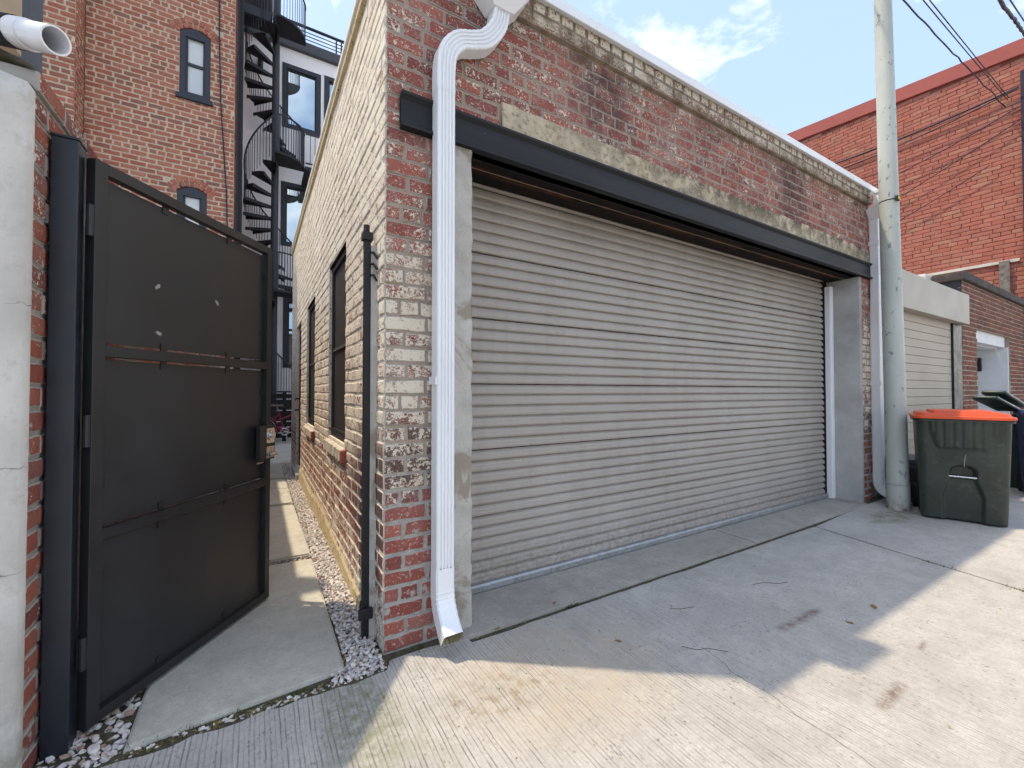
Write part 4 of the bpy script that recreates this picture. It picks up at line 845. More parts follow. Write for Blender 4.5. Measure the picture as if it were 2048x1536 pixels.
sider = courses(0.006, 5.5, 2.0, HT, 0.103, 0.028, 0.27, 0, (), random.Random(47))
lay(sider, (HX, YB, 0), (0, 1, 0), (1, 0, 0), 'bh', hwall, 0, 'side_brick_mass', seed=48)
def arch_poly(x0, x1, z0, z1, rise, n=10):
    w_ = (x1 - x0) / 2; R_ = (w_ * w_ + rise * rise) / (2 * rise); cz = z1 - R_; a0 = math.asin(w_ / R_); cx = (x0 + x1) / 2
    return [(x0, z0), (x1, z0)] + [(cx + R_ * math.sin(a0 - 2 * a0 * i / n), cz + R_ * math.cos(a0 - 2 * a0 * i / n)) for i in range(n + 1)]
def plate(poly, y0, y1):
    n = len(poly); return MB().add([(x, y0, z) for x, z in poly] + [(x, y1, z) for x, z in poly], [tuple(range(n)), tuple(range(n, 2 * n))[::-1]] + [(i, n + i, n + (i + 1) % n, (i + 1) % n) for i in range(n)])
for wi, (x0, x1, z0, z1) in enumerate(HW):
    outer = arch_poly(x0, x1, z0, z1 + 0.02, 0.13); inner = [(x0 + 0.10, z0 + 0.10), (x1 - 0.10, z0 + 0.10), (x1 - 0.10, z1 - 0.17), (x0 + 0.10, z1 - 0.17)]
    n = len(outer)
    fr_ = MB().box((x0, YB + 0.02, z0), (x0 + 0.10, YB + 0.12, z1 - 0.10)).box((x1 - 0.10, YB + 0.02, z0), (x1, YB + 0.12, z1 - 0.10)).box((x0 + .1, YB + 0.02, z0), (x1 - .1, YB + 0.12, z0 + 0.10))
    hd = arch_poly(x0, x1, z1 - 0.17, z1 + 0.02, 0.13); m2 = plate(hd, YB + 0.018, YB + 0.12); fr_.add(m2.V, m2.F)
    wn = fr_.put('window', 'trim', bhs)
    MB().box((x0 + .1, YB + 0.09, z0 + .1), (x1 - .1, YB + 0.10, z1 - .17)).put('pane', 'blind', wn)
    if wi == 0: MB().box((x0 + .1, YB + 0.06, (z0 + z1) / 2 - .03), (x1 - .1, YB + 0.088, (z0 + z1) / 2 + .03)).put('meeting_rail', 'trim', wn)
    MB().box((x0 + .135, YB + 0.05, z0 + .1), (x0 + .1, YB + 0.088, z1 - .17)).box((x1 - .135, YB + 0.05, z0 + .1), (x1 - .1, YB + 0.088, z1 - .17)).put('sash', 'trim', wn)
    MB().box((x0 - 0.05, YB - 0.06, z0 - 0.09), (x1 + 0.05, YB + 0.12, z0 - 0.002)).put('sill', 'trim', wn)
    w_ = (x1 - x0) / 2; rise = 0.13; R_ = (w_ * w_ + rise * rise) / (2 * rise); cz = z1 + 0.02 - R_; cx = (x0 + x1) / 2; a0 = math.asin(w_ / R_) * 1.12
    nb = 9
    for ringk in range(2):
        for k in range(nb):
            q0 = -a0 + 2 * a0 * (k + 0.10) / nb; q1 = -a0 + 2 * a0 * (k + 0.90) / nb; ra, rb = R_ + 0.012 + ringk * 0.10, R_ + 0.10 + ringk * 0.10
            po = [(cx + ra * math.sin(q0), cz + ra * math.cos(q0)), (cx + ra * math.sin(q1), cz + ra * math.cos(q1)), (cx + rb * math.sin(q1), cz + rb * math.cos(q1)), (cx + rb * math.sin(q0), cz + rb * math.cos(q0))]
            m3 = plate(po, YB - 0.004, YB + 0.05); m3.put('arch_brick', 'bh', wn, bk=[(RNG.random(), .5, 1, 1)] * 8)
MB().tube([(-0.80, YB - 0.03, 12.4), (-0.78, YB - 0.03, 9), (-0.74, YB - 0.03, 7.5), (-0.62, YB - 0.03, 5.6), (-0.55, YB - 0.03, 3.0)], 0.014, 6).put('wall_cable', 'cable', bhs)
pp = thing('black_pipe', 'tall black drainpipe running up beside the white house corner', 'pipe', (-0.40, 11.6, 0))
MB().box((-0.47, 11.7, 0), (-0.36, 11.82, 11.4)).put('pipe', 'black', pp); MB().box((-0.475, 11.45, 0), (-0.44, 11.55, 11.2)).put('conduit', 'trim', pp)

# ================================================================== white house with the spiral stair
YW = 14.2
wh = thing('white_house', 'white rendered house with slate framed windows behind the spiral stair', 'house', (2, YW, 0))
GLZ = [(0.543, 1.598, 9.19, 11.13), (1.69, 2.60, 9.19, 11.17), (0.535, 1.45, 5.63, 7.55), (0.62, 1.36, 2.0, 4.1)]
core = MB()
for (s0, s1, z0, z1) in cells(-0.55, 6.5, 0, 11.6, GLZ): core.box((s0, YW, z0), (s1, YW + 0.3, z1))
core.put('wall', 'white_wall', wh)
MB().box((-0.55, YW + 0.31, 0), (6.5, YW + 8, 11.55)).put('rear_block', 'white_wall', wh)
MB().box((-0.6, YW - 0.12, 11.602), (6.6, YW + 8, 11.92), 0.03).put('cornice', 'greysheet', wh)
for i, (x0, x1, z0, z1) in enumerate(GLZ):
    f_ = 0.13
    wn = MB().box((x0, YW - 0.02, z0), (x0 + f_, YW + 0.12, z1)).box((x1 - f_, YW - 0.02, z0), (x1, YW + 0.12, z1)).box((x0 + f_, YW - 0.02, z1 - f_), (x1 - f_, YW + 0.12, z1)).box((x0 + f_, YW - 0.02, z0), (x1 - f_, YW + 0.12, z0 + f_)).put('window', 'trim', wh)
    MB().box((x0 + f_, YW + 0.06, z0 + f_), (x1 - f_, YW + 0.07, z1 - f_)).put('pane', 'glass', wn)
    MB().box((x0 + f_, YW + 0.02, z0 + f_), (x0 + f_ + .035, YW + 0.058, z1 - f_)).box((x1 - f_ - .035, YW + 0.02, z0 + f_), (x1 - f_, YW + 0.058, z1 - f_)).box((x0 + f_ + .035, YW + 0.02, z1 - f_ - .035), (x1 - f_ - .035, YW + 0.058, z1 - f_)).put('sash', 'black', wn)
    if i == 3: MB().box((x0 + f_, YW + 0.03, 3.1), (x1 - f_, YW + 0.055, 3.17)).put('bar', 'trim', wn)
MB().cyl((-0.02, YW - 0.09), 0.07, 10.55, 10.95, 12).box((-0.05, YW - 0.06, 10.7), (0.01, YW, 10.8)).put('wall_lamp', 'black', wh)
rl = MB()
for z_ in np.linspace(12.05, 12.50, 5): rl.tube([(-0.5, YW + 0.1, z_), (6.4, YW + 0.1, z_)], 0.014, 6)
for x_ in (-0.4, 0.9, 2.05, 2.2, 3.5, 4.8, 6.2): rl.box((x_ - .02, YW + 0.08, 11.92), (x_ + .02, YW + 0.12, 12.55))
rl.box((-0.5, YW + 0.075, 12.53), (6.4, YW + 0.125, 12.57)); rl.put('roof_railing', 'trim', wh)

st_ = thing('spiral_staircase', 'black iron spiral staircase climbing the white house wall', 'staircase', (0.354, 13.3, 0))
SX, SY, SR = 0.354, 13.3, 0.74; RISE = 3.64 / 12; LAND = [3.97, 7.61, 11.25]
MB().cyl((SX, SY), 0.09, 0.0, 14.5, 16).put('centre_pole', 'iron', st_)
def polar(rad, deg, z): q = math.radians(deg); return (SX + rad * math.cos(q), SY + rad * math.sin(q), z)
def wedge(a0, a1, z0, z1, r0=0.08, r1=SR, n=4):
    lo = [polar(r0, a0 + (a1 - a0) * i / n, 0)[:2] for i in range(n + 1)]; hi = [polar(r1, a1 - (a1 - a0) * i / n, 0)[:2] for i in range(n + 1)]
    return MB().prism(lo + hi, z0, z1)
rails_ = []
for k, zl in enumerate(LAND):
    wedge(-92, 0, zl - 0.06, zl, n=8).put('landing', 'tread', st_)
    tip = []
    for i in range(1, 12):
        ac = -90 - 22.5 * (i - 0.5); z_ = zl - RISE * i
        if z_ < 0.1: continue
        m = wedge(ac - 13.0, ac + 13.0, z_ - 0.012, z_, n=3); m2 = wedge(ac - 12.8, ac - 11.6, z_ - 0.085, z_ - 0.0125, n=1); m.add(m2.V, m2.F); m3 = wedge(ac + 11.6, ac + 12.8, z_ - 0.085, z_ - 0.0125, n=1); m.add(m3.V, m3.F)
        m.put('tread', 'tread', st_)
    # rail: from the landing edge at 0 deg round to the foot of the flight
    rp = []; bal = MB()
    for j in range(0, 60):
        deg = 0 - 6.0 * j
        if deg >= -90: zz_ = zl + 0.98; zb = zl
        else: zz_ = zl + 0.98 - (-90 - deg) / 22.5 * RISE; zb = zl - (-90 - deg) / 22.5 * RISE - 0.02
        if zb < 0: break
        rp.append(polar(SR - 0.02, deg, zz_))
        if deg > -350: bal.tube([polar(SR - 0.02, deg, max(0, zb - 0.03)), polar(SR - 0.02, deg, zz_)], 0.0085, 5, cap=False)
    MB().tube(rp, 0.021, 8).put('handrail', 'iron', st_); tag(bal.put('balusters', 'iron', st_), kind='stuff')
for k, zl in enumerate(LAND[:2]):
    bal = thing('balcony', ('narrow dark iron balcony at the lowest upper floor', 'narrow dark iron balcony below the top floor window')[k], 'balcony', (1.2, 13.8, zl), 'stair balconies')
    MB().box((SX + SR - .02, SY - 0.25, zl - 0.10), (2.9, YW - 0.02, zl - 0.001)).put('deck', 'tread', bal)
    rl = MB(); rl.box((SX + SR, SY - 0.22, zl + 0.93), (2.85, SY - 0.18, zl + 0.98)).box((SX + SR, SY - 0.22, zl + 0.10), (2.85, SY - 0.18, zl + 0.13))
    rl.put('rail', 'iron', bal)
    for x_ in np.arange(SX + SR + 0.12, 2.8, 0.12): MB().tube([(x_, SY - 0.20, zl + .1), (x_, SY - 0.20, zl + 0.95)], 0.009, 5).put('baluster', 'iron', bal)
    MB().box((1.60, SY - 0.27, zl + 0.0), (1.74, SY - 0.13, zl + 1.22)).cyl((1.67, SY - 0.20), 0.05, zl + 1.22, zl + 1.32, 10).put('newel', 'iron', bal)
dk = thing('roof_deck', 'dark overhanging deck at the head of the spiral stair', 'deck', (-0.2, 13.6, 11.3))
MB().box((-0.48, 12.8, 11.3), (0.25, 13.5, 11.75)).put('deck', 'tread', dk); MB().box((-0.49, 12.7, 11.06), (0.2, 12.79, 11.30)).put('edge_beam', 'trim', dk)

# ================================================================== things at the end of the passage
fn = thing('slat_fence', 'dark stained low slat fence behind the red bicycle', 'fence', (0.8, 12.45, 0))
for k in range(8): MB().box((-0.45, 12.43 + RNG.uniform(-.004, .004), 0.10 + 0.145 * k), (2.6, 12.455, 0.10 + 0.145 * k + 0.115)).put('slat', 'darkwood', fn)
for x_ in (-0.40, 0.55, 1.5, 2.5): MB().box((x_, 12.457, 0.0), (x_ + 0.09, 12.54, 1.28)).put('post', 'darkwood', fn)
MB().box((-0.45, 12.40, 1.27), (2.6, 12.5, 1.31)).put('top_rail', 'iron', fn)
bk_ = thing('bicycle', 'crimson city bicycle with tan saddle parked at the end of the passage', 'bicycle', (0.6, 12.0, 0.0))
YK = 12.0; RA = Vector((0.10, YK, 0.345)); BBk = Vector((0.58, YK, 0.30)); FA = Vector((1.18, YK, 0.345)); ST = Vector((0.44, YK, 0.80)); HD = Vector((1.01, YK, 0.82)); HB = Vector((1.05, YK, 0.66))
def wheel(c, name):
    ring = [c + Vector((0.325 * math.cos(q), 0, 0.325 * math.sin(q))) for q in np.linspace(0, 2 * math.pi, 41)]
    t = MB().tube(ring, 0.018, 8, cap=False).put(name, 'tyre', bk_)
    rg = [c + Vector((0.300 * math.cos(q), 0, 0.300 * math.sin(q))) for q in np.linspace(0, 2 * math.pi, 41)]
    MB().tube(rg, 0.010, 6, cap=False).put('rim', 'alloy', t)
    sp = MB()
    for q in np.linspace(0, 2 * math.pi, 19)[:-1]: sp.tube([c + Vector((0, 0.012, 0)), c + Vector((0.30 * math.cos(q), 0, 0.30 * math.sin(q)))], 0.0022, 4, cap=False)
    sp.tube([c + Vector((0, -.04, 0)), c + Vector((0, .04, 0))], 0.02, 8); tag(sp.put('spokes', 'alloy', t), kind='stuff')
    fd = [c + Vector((0.352 * math.cos(q), 0, 0.352 * math.sin(q))) for q in np.linspace(math.radians(20), math.radians(190), 24)]
    MB().tube(fd, 0.016, 6).put('mudguard', 'bikered', bk_)
wheel(RA, 'wheel'); wheel(FA, 'wheel')
fm = MB()
for p, q, rd in ((RA + Vector((0, .05, 0)), BBk, .011), (RA + Vector((0, .05, 0)), ST - Vector((0, 0, .08)), .010), (RA - Vector((0, .05, 0)), BBk, .011), (RA - Vector((0, .05, 0)), ST - Vector((0, 0, .08)), .010), (BBk, ST, .018), (BBk, HB, .020), (ST - Vector((-.03, 0, .20)), HD, .016), (HB - Vector((.02, 0, .04)), HD, .022), (HB, FA, .013)): fm.tube([p, q], rd, 8)
fm.put('frame', 'bikered', bk_)
MB().tube([ST, ST + Vector((-0.03, 0, 0.13))], 0.013, 8).tube([HD, HD + Vector((-.03, 0, .16))], 0.013, 8).tube([HD + Vector((-.14, -.28, .17)), HD + Vector((-.03, -.10, .16)), HD + Vector((-.03, .10, .16)), HD + Vector((-.14, .28, .17))], 0.011, 8).put('stem_and_bars', 'alloy', bk_)
V = []; F = []
prof = [(-0.14, .085, .02), (-.11, .095, .03), (-.04, .075, .022), (.04, .04, .018), (.12, .022, .02), (.145, .012, .012)]
for (px, hw, th) in prof: V += [(ST.x - .03 + px, YK - hw, .935), (ST.x - .03 + px, YK, .935 + th + .02), (ST.x - .03 + px, YK + hw, .935), (ST.x - .03 + px, YK, .915)]
for i in range(5):
    for j in range(4): F.append((4 * i + j, 4 * i + (j + 1) % 4, 4 * i + 4 + (j + 1) % 4, 4 * i + 4 + j))
F += [(3, 2, 1, 0), (20, 21, 22, 23)]; mk('saddle', V, F, 'saddle', bk_, smooth=True)
cr_ = MB().tube([BBk + Vector((0.085 * math.cos(q), -.05, 0.085 * math.sin(q))) for q in np.linspace(0, 2 * math.pi, 25)], 0.012, 6, cap=False)
for q in np.linspace(0, 2 * math.pi, 6)[:-1]: cr_.tube([BBk + Vector((0, -.05, 0)), BBk + Vector((.085 * math.cos(q), -.05, .085 * math.sin(q)))], .009, 5)
cr_.tube([BBk + Vector((0, -.065, 0)), BBk + Vector((.06, -.07, -.155))], .011, 6).box((BBk.x + .02, YK - .15, BBk.z - .17), (BBk.x + .10, YK - .075, BBk.z - .145)); cr_.put('crankset', 'alloy', bk_)
MB().box((RA.x - 0.02, YK - .035, .36), (BBk.x - .03, YK - .03, .415)).put('chain_guard', 'bikered', bk_)
MB().box((RA.x - .33, YK - .07, .745), (RA.x + .12, YK + .07, .757)).put('rear_rack', 'bikered', bk_)

# ================================================================== utility pole
po = thing('utility_pole', 'pale green painted steel pole in front of the garage end', 'pole', (6.09, 1.83, 0))
def pc(z): return (6.09 - 0.006 * z, 1.83 + 0.010 * z)
zs = [-0.05, 0.0, 0.3, 2, 4, 6, 8, 9.5]
MB().tube([(*pc(z_), z_) for z_ in zs], [0.098, 0.098, 0.098, 0.092, 0.085, 0.078, 0.07, 0.065], 32).put('shaft', 'pole', po, smooth=True)
MB().tube([(*pc(-0.02), -0.02), (*pc(0.275), 0.275)], [0.1035, 0.1030], 32, cap=False).put('base_sleeve', 'pole', po, smooth=True)
MB().tube([(*pc(0.272), 0.272), (*pc(0.285), 0.285)], [0.1065, 0.1055], 32).put('weld_ring', 'greyhead', po, smooth=True)
MB().tube([(*pc(1.96), 1.955), (*pc(1.96), 1.962)], 0.0935, 32).put('seam', 'pole', po)
MB().tube([(*pc(3.42), 3.425), (*pc(3.43), 3.437)], 0.0885, 24).put('tie_band', 'black', po)
cx_, cy_ = pc(3.44); MB().box((cx_ - 0.075, cy_ - 0.10, 3.405), (cx_ - 0.01, cy_ - 0.075, 3.455), .004).put('tag', 'black', po)
MB().box((cx_ - 0.065, cy_ - 0.1025, 3.415), (cx_ - 0.04, cy_ - 0.1005, 3.446)).box((cx_ - 0.035, cy_ - 0.1025, 3.415), (cx_ - 0.015, cy_ - 0.1005, 3.446)).put('tag_digits', 'yellow', po)

# ================================================================== wheeled bins
def rrect(hx, hy, rad, n=8):
    res = []
    for (sx, sy, a0) in ((1, -1, -90), (1, 1, 0), (-1, 1, 90), (-1, -1, 180)):
        for i in range(n + 1):
            q = math.radians(a0 + 90 * i / n); res.append((sx * (hx - rad) + rad * math.cos(q), sy * (hy - rad) + rad * math.sin(q)))
    return res
def dens(poly, m):
    res = []
    for i in range(len(poly)):
        p, q = Vector((*poly[i], 0)), Vector((*poly[(i + 1) % len(poly)], 0)); k = max(1, int((q - p).length / m))
        for j in range(k): res.append(tuple((p + (q - p) * j / k)[:2]))
    return res
def cart_body(c, ang, W, Dp, H, name, mat, parent, detail=True):
    """front is local -y"""
    ca, sa = math.cos(ang), math.sin(ang); zs_ = list(np.linspace(0.015, H, 74)); base = dens(rrect(W / 2, Dp / 2, 0.07), 0.012); V = []; F = []; n = len(base)
    for z_ in zs_:
        t = z_ / H; k = 0.90 + 0.10 * t ** 0.8
        for (px, py) in base:
            x_, y_ = px * k, py * (0.80 + 0.20 * t)
            if detail and py < -Dp / 2 + 0.08:
                u = px; dy = 0
                wt = min(1, max(0, (-Dp / 2 + 0.08 - py) / 0.05))
                # collar panel pressed in under the rim
                half = 0.235 - 0.055 * min(1, max(0, (0.90 * H - z_) / (0.2 * H)))
                e = min(1, max(0, (half - abs(u)) / 0.018)) * min(1, max(0, (z_ - 0.715 * H) / 0.012))
                dy -= 0.022 * e
                if e > 0.9 and abs(((u + 0.3) / 0.066) % 1 - 0.5) < 0.07: dy += 0.012
                # waist: low arched hollow with bar, and feet either side
                ha = 0.10 if z_ > 0.42 * H else 0.10 + 0.055 * min(1, (0.42 * H - z_) / (0.16 * H))
                if z_ < 0.555 * H:
                    ht = 0.10 * math.sqrt(max(0.0, 1 - max(0, (z_ - 0.49 * H) / (0.065 * H)) ** 2)) if z_ > 0.49 * H else ha
                    e = min(1, max(0, (ht - abs(u)) / 0.014)); dy += (0.055 if z_ > 0.42 * H else 0.034) * e
                y_ += dy * wt
            V.append((c[0] + x_ * ca - y_ * sa, c[1] + x_ * sa + y_ * ca, z_))
    for i in range(len(zs_) - 1):
        for j in range(n): F.append((i * n + j, i * n + (j + 1) % n, (i + 1) * n + (j + 1) % n, (i + 1) * n + j))
    F += [tuple(range(n))[::-1], tuple((len(zs_) - 1) * n + j for j in range(n))]
    return mk(name, V, F, mat, parent, smooth=True)
def cart_ring(c, ang, hx, hy, rad, z0, z1, name, mat, parent, top=None, dx=0, dy=0):
    ca, sa = math.cos(ang), math.sin(ang); b = rrect(hx, hy, rad, 6); rings = []
    lv = [(z0, 1.0), (z1 - 0.008, 1.0), (z1, 0.985)] if top is None else top
    V = []
    for z_, k in lv: rings.append([(c[0] + (x * k + dx) * ca - (y * k + dy) * sa, c[1] + (x * k + dx) * sa + (y * k + dy) * ca, z_) for x, y in b])
    return loft(rings, mat, name, parent)
ANG = math.atan2(1.039 - 1.61, 6.019 - 5.833)      # the bin's front edge runs this way
fdir = Vector((math.cos(ANG), math.sin(ANG), 0)); fn_ = Vector((math.sin(ANG), -math.cos(ANG), 0))      # fn_: out of the front
CW, CDp, CH = 0.66, 0.66, 1.02
cc_ = Vector((5.975, 1.30, 0)) - fn_ * (CDp / 2 * 0.86)
ct = thing('wheeled_bin', 'dark green wheeled bin with an orange-red lid beside the pole', 'bin', (cc_.x, cc_.y, 0), 'wheeled bins in the alley')
cart_body(cc_, ANG, CW, CDp, CH, 'body', 'cart', ct)
cart_ring(cc_, ANG, CW / 2 + 0.022, CDp / 2 + 0.022, 0.08, CH - 0.022, CH + 0.005, 'rim', 'cart', ct)
lid = cart_ring(cc_, ANG, CW / 2 + 0.030, CDp / 2 + 0.032, 0.085, 0, 0, 'lid', 'lid', ct, top=[(CH + 0.006, 1.0), (CH + 0.030, 1.0), (CH + 0.034, 0.985), (CH + 0.034, 0.93), (CH + 0.038, 0.92), (CH + 0.060, 0.90), (CH + 0.064, 0.885)])
cart_ring(cc_, ANG, CW / 2 - 0.09, CDp / 2 - 0.02, 0.05, 0, 0, 'lid_crown', 'lid', lid, top=[(CH + 0.064, 0.93), (CH + 0.082, 0.91), (CH + 0.088, 0.88)])
def cpt(u, out_, z): p = cc_ + fdir * u + fn_ * out_; return (p.x, p.y, z)
MB().tube([cpt(-0.115, 0.272, 0.452), cpt(0.115, 0.272, 0.452)], 0.012, 10).put('grab_bar', 'chrome', ct)
for s_ in (-1, 1):
    MB().tube([cpt(s_ * 0.285, -0.31, 0.13), cpt(s_ * 0.345, -0.31, 0.13)], 0.13, 24).put('wheel', 'tyre', ct)
MB().tube([cpt(-0.28, -0.31, 0.13), cpt(0.28, -0.31, 0.13)], 0.012, 8).put('axle', 'bar', ct)
MB().tube([cpt(-0.25, -0.36, 0.93), cpt(-0.25, -0.42, 0.94), cpt(0.25, -0.42, 0.94), cpt(0.25, -0.36, 0.93)], 0.014, 8).put('handle', 'cart', ct)
V = []; r = random.Random(77)
pts = [(0.02, 0.68), (0.012, 0.62), (0.008, 0.56), (-0.002, 0.50), (-0.008, 0.44)]
fz = lambda z_: CDp / 2 * (0.80 + 0.20 * z_ / CH) + 0.0015
for i, (u_, z_) in enumerate(pts): V += [cpt(u_ - 0.004, fz(z_) - (0.055 if z_ < .50 else 0), z_), cpt(u_ + 0.004, fz(z_) - (0.055 if z_ < .50 else 0), z_)]
mk('scuff', V[:6], [(0, 1, 3, 2), (2, 3, 5, 4)], 'cart_scuff', ct)

b2 = thing('wheeled_bin', 'blue wheeled bin half out of frame behind the orange lid', 'bin', (8.35, 0.98, 0), 'wheeled bins in the alley')
c2 = Vector((8.35, 0.98, 0)); cart_body(c2, ANG + 0.1, 0.58, 0.62, 1.0, 'body', 'bluecart', b2, False)
cart_ring(c2, ANG + 0.1, 0.31, 0.33, 0.07, 0, 0, 'lid', 'bluecart', b2, top=[(1.0, 1.0), (1.03, 1.0), (1.05, 0.94), (1.06, 0.8)])
for s_ in (-1, 1):
    p = c2 + Vector((math.cos(ANG), math.sin(ANG), 0)) * 0.26 * s_ - fn_ * 0.28; MB().tube([p + fdir * -.03 + Vector((0, 0, .12)), p + fdir * .03 + Vector((0, 0, .12))], 0.12, 20).put('wheel', 'tyre', b2)
b3 = thing('wheeled_bin', 'bottle green wheeled bin with its lid thrown open, before the white doorway', 'bin', (9.15, 1.45, 0), 'wheeled bins in the alley')
c3 = Vector((9.0, 1.42, 0)); cart_body(c3, 0.0, 0.58, 0.62, 0.98, 'body', 'greenlid', b3, False)
for k, (dx, dz) in enumerate(((0.0, 0.0), (0.16, 0.10))):
    o_ = Vector((7.62 + 0.40 * k, 1.46, 1.225 + 0.065 * k)); ax = Vector((1.3, -0.05, -0.235 - 0.03 * k)).normalized(); ay = Vector((0.04, 1, 0)).normalized(); az = ax.cross(ay)
    MB().obox(o_, ax, ay, az, (0, -0.11, -0.024), (0.95, 0.11, 0.024), 0.022).put('open_lid', 'greenlid', b3, smooth=True)
sb = thing('storage_tub', 'low plum-grey plastic tub with a lid tucked behind the pole', 'tub', (7.0, 1.82, 0))
loft([rect(6.58, 7.12, 1.80, 2.06, 0.0), rect(6.55, 7.15, 1.78, 2.08, 0.40)], 'bin', 'tub', sb)
MB().box((6.53, 1.76, 0.401), (7.17, 2.095, 0.45), .01).box((6.54, 1.77, 0.455), (7.16, 2.09, 0.50), .01).put('lid', 'greysheet', sb)

# ================================================================== neighbouring garages to the right
g2 = thing('beige_garage', 'low garage with a beige slatted roller door and plain grey header', 'garage', (8.0, YF, 0))
MB().box((6.42, YF + 0.25, 0), (9.93, 8.6, 2.79)).put('block', 'm3', g2)
MB().box((6.42, YF + 0.25, 2.791), (9.93, 8.6, 2.81)).put('flat_roof', 'bounce_roof', g2)
MB().box((6.42, YF - 0.09, 2.385), (9.915, YF + 0.24, 2.868), .006).put('header_box', 'greyhead', g2)
dr = MB().box((6.50, YF + 0.06, 0.0), (9.50, YF + 0.235, 2.384)).put('roller_door', 'void', g2)
bs_ = MB().box((6.50, YF + 0.030, 0.06), (9.47, YF + 0.058, 0.06 + 0.112), .004).put('slat', 'tan', dr)
for k in range(1, 20): copy_at(bs_, 0, 0, 0.1165 * k)
MB().box((6.50, YF + 0.02, 0.005), (9.47, YF + 0.058, 0.057), .004).put('bottom_bar', 'bar', dr)
MB().box((9.475, YF + 0.0, 0.0), (9.90, YF + 0.24, 2.383)).put('side_post', 'post', g2)
MB().box((6.40, YF + 0.04, 0.0), (6.50, YF + 0.24, 2.383)).put('side_jamb', 'greyhead', g2)
g3 = thing('brown_brick_garage', 'small brown brick garage with a deep white doorway at the far right', 'garage', (12, YF, 0))
X0, X1 = 9.965, 14.38; DO = (10.76, 13.05, -1, 2.40)
core = MB()
for (s0, s1, z0, z1) in cells(X0, X1, 0, 3.14, [DO]): core.box((s0, YF + 0.010, z0), (s1, YF + 0.22, z1))
cw = core.put('wall', 'm3', g3)
g3r = courses(0.0, X1 - X0, 0.0, 3.14, 0.083, 0.016, 0.225, 0, [(DO[0] - X0, DO[1] - X0, -1, 2.40)], random.Random(61))
lay(g3r, (X0, YF, 0), (1, 0, 0), (0, -1, 0), 'b3', cw, 120, 'brick_mass', seed=62, want=lambda c: c.z > 0.95 and c.x < 14)
MB().box((X0 - 0.002, YF + 0.005, 2.87), (X0 + 0.008, 8.5, 3.14)).put('grey_end', 'post', g3)
MB().box((X0 - 0.06, YF - 0.05, 3.142), (X1, YF + 0.35, 3.28), .02).put('stone_cap', 'stonecap', g3)
MB().box((X0 - 0.30, YF + 0.36, 3.0), (X0 + 0.3, YF + 0.7, 3.30), .03).put('broken_cap', 'stucco', g3)
MB().box((X0 + 0.01, YF + 1.3, 0), (X1, 8.5, 3.1)).put('block', 'm3', g3)
dw = MB().box((DO[0] + .002, YF + 0.06, 2.19), (DO[1] - .07, YF + 0.18, 2.398)).put('doorway', 'whitewood', g3)
MB().box((DO[1] - 0.06, YF + 0.02, 0), (DO[1] - .001, YF + 1.0, 2.19)).put('right_lining', 'whitewood', dw); MB().box((DO[0] + .001, YF + 0.02, 0), (DO[0] + 0.05, YF + 1.0, 2.19)).put('left_lining', 'whitewood', dw)
MB().box((DO[0] + .05, YF + 0.185, 2.17), (DO[1] - .06, YF + 1.05, 2.188)).put('ceiling_lining', 'whitewood', dw)
for k in range(4): MB().box((DO[0] + .052, YF + 1.0, 0.02 + 0.537 * k), (DO[1] - .062, YF + 1.05, 0.02 + 0.537 * k + 0.527), .006).put('door_panel', 'whitewood', dw)
MB().box((DO[1] - 0.13, YF + 0.38, 1.72), (DO[1] - 0.062, YF + 0.52, 2.0), .01).put('wall_lamp', 'black', g3)

# ================================================================== red brick warehouse
XR = 14.5; RW = thing('red_warehouse', 'tall bright red brick warehouse wall with a dull red coping', 'building', (XR, 2.1, 0))
rcore = MB(); yA, yB_ = 2.10, 12.0
def rtop(y_): return 8.78 + (y_ - 2.1) * 0.085
V = [(XR + .014, yA, 0), (XR + .014, yB_, 0), (XR + .014, yB_, rtop(yB_)), (XR + .014, yA, rtop(yA)), (XR + 8, yA, 0), (XR + 8, yB_, 0), (XR + 8, yB_, rtop(yB_)), (XR + 8, yA, rtop(yA))]
rw = rcore.add(V, [(0, 3, 2, 1), (4, 5, 6, 7), (3, 7, 6, 2), (0, 4, 7, 3), (1, 2, 6, 5)]).put('wall', 'mr', RW)
rwr = courses(0.0, yB_ - yA, 2.9, 9.6, 0.097, 0.0095, 0.34, 7, (), random.Random(71), top=lambda s: rtop(yA + s) - 0.01)
lay(rwr, (XR, yA, 0), (0, 1, 0), (-1, 0, 0), 'br', rw, 280, 'brick_mass', seed=72)
rfr = courses(0.0, 7.9, 0.0, 8.7, 0.097, 0.0095, 0.34, 7, (), random.Random(73))
lay(rfr, (XR, yA - 0.014, 0), (1, 0, 0), (0, -1, 0), 'br', rw, 0, 'front_brick_mass', seed=74)
V = [(XR - .06, yA - .04, rtop(yA)), (XR - .06, yB_, rtop(yB_)), (XR - .06, yB_, rtop(yB_) + .34), (XR - .06, yA - .04, rtop(yA) + .34)]
V += [(XR + .3, v[1], v[2]) for v in V]; mk('coping', V, [(0, 3, 2, 1), (4, 5, 6, 7), (3, 7, 6, 2), (0, 4, 7, 3), (0, 1, 5, 4)], 'redcap', RW)
MB().box((XR - 0.05, 2.2, 4.20), (XR - .004, 5.5, 4.262)).put('white_ledge', 'stucco', RW)
MB().box((XR - 0.09, 2.34, 3.1), (XR - .055, 2.50, 4.24)).put('timber_post', 'oldwood', RW)
MB().box((XR - 0.08, 2.05, 0), (XR - .02, 2.13, 8.4)).put('corner_conduit', 'cable', RW)

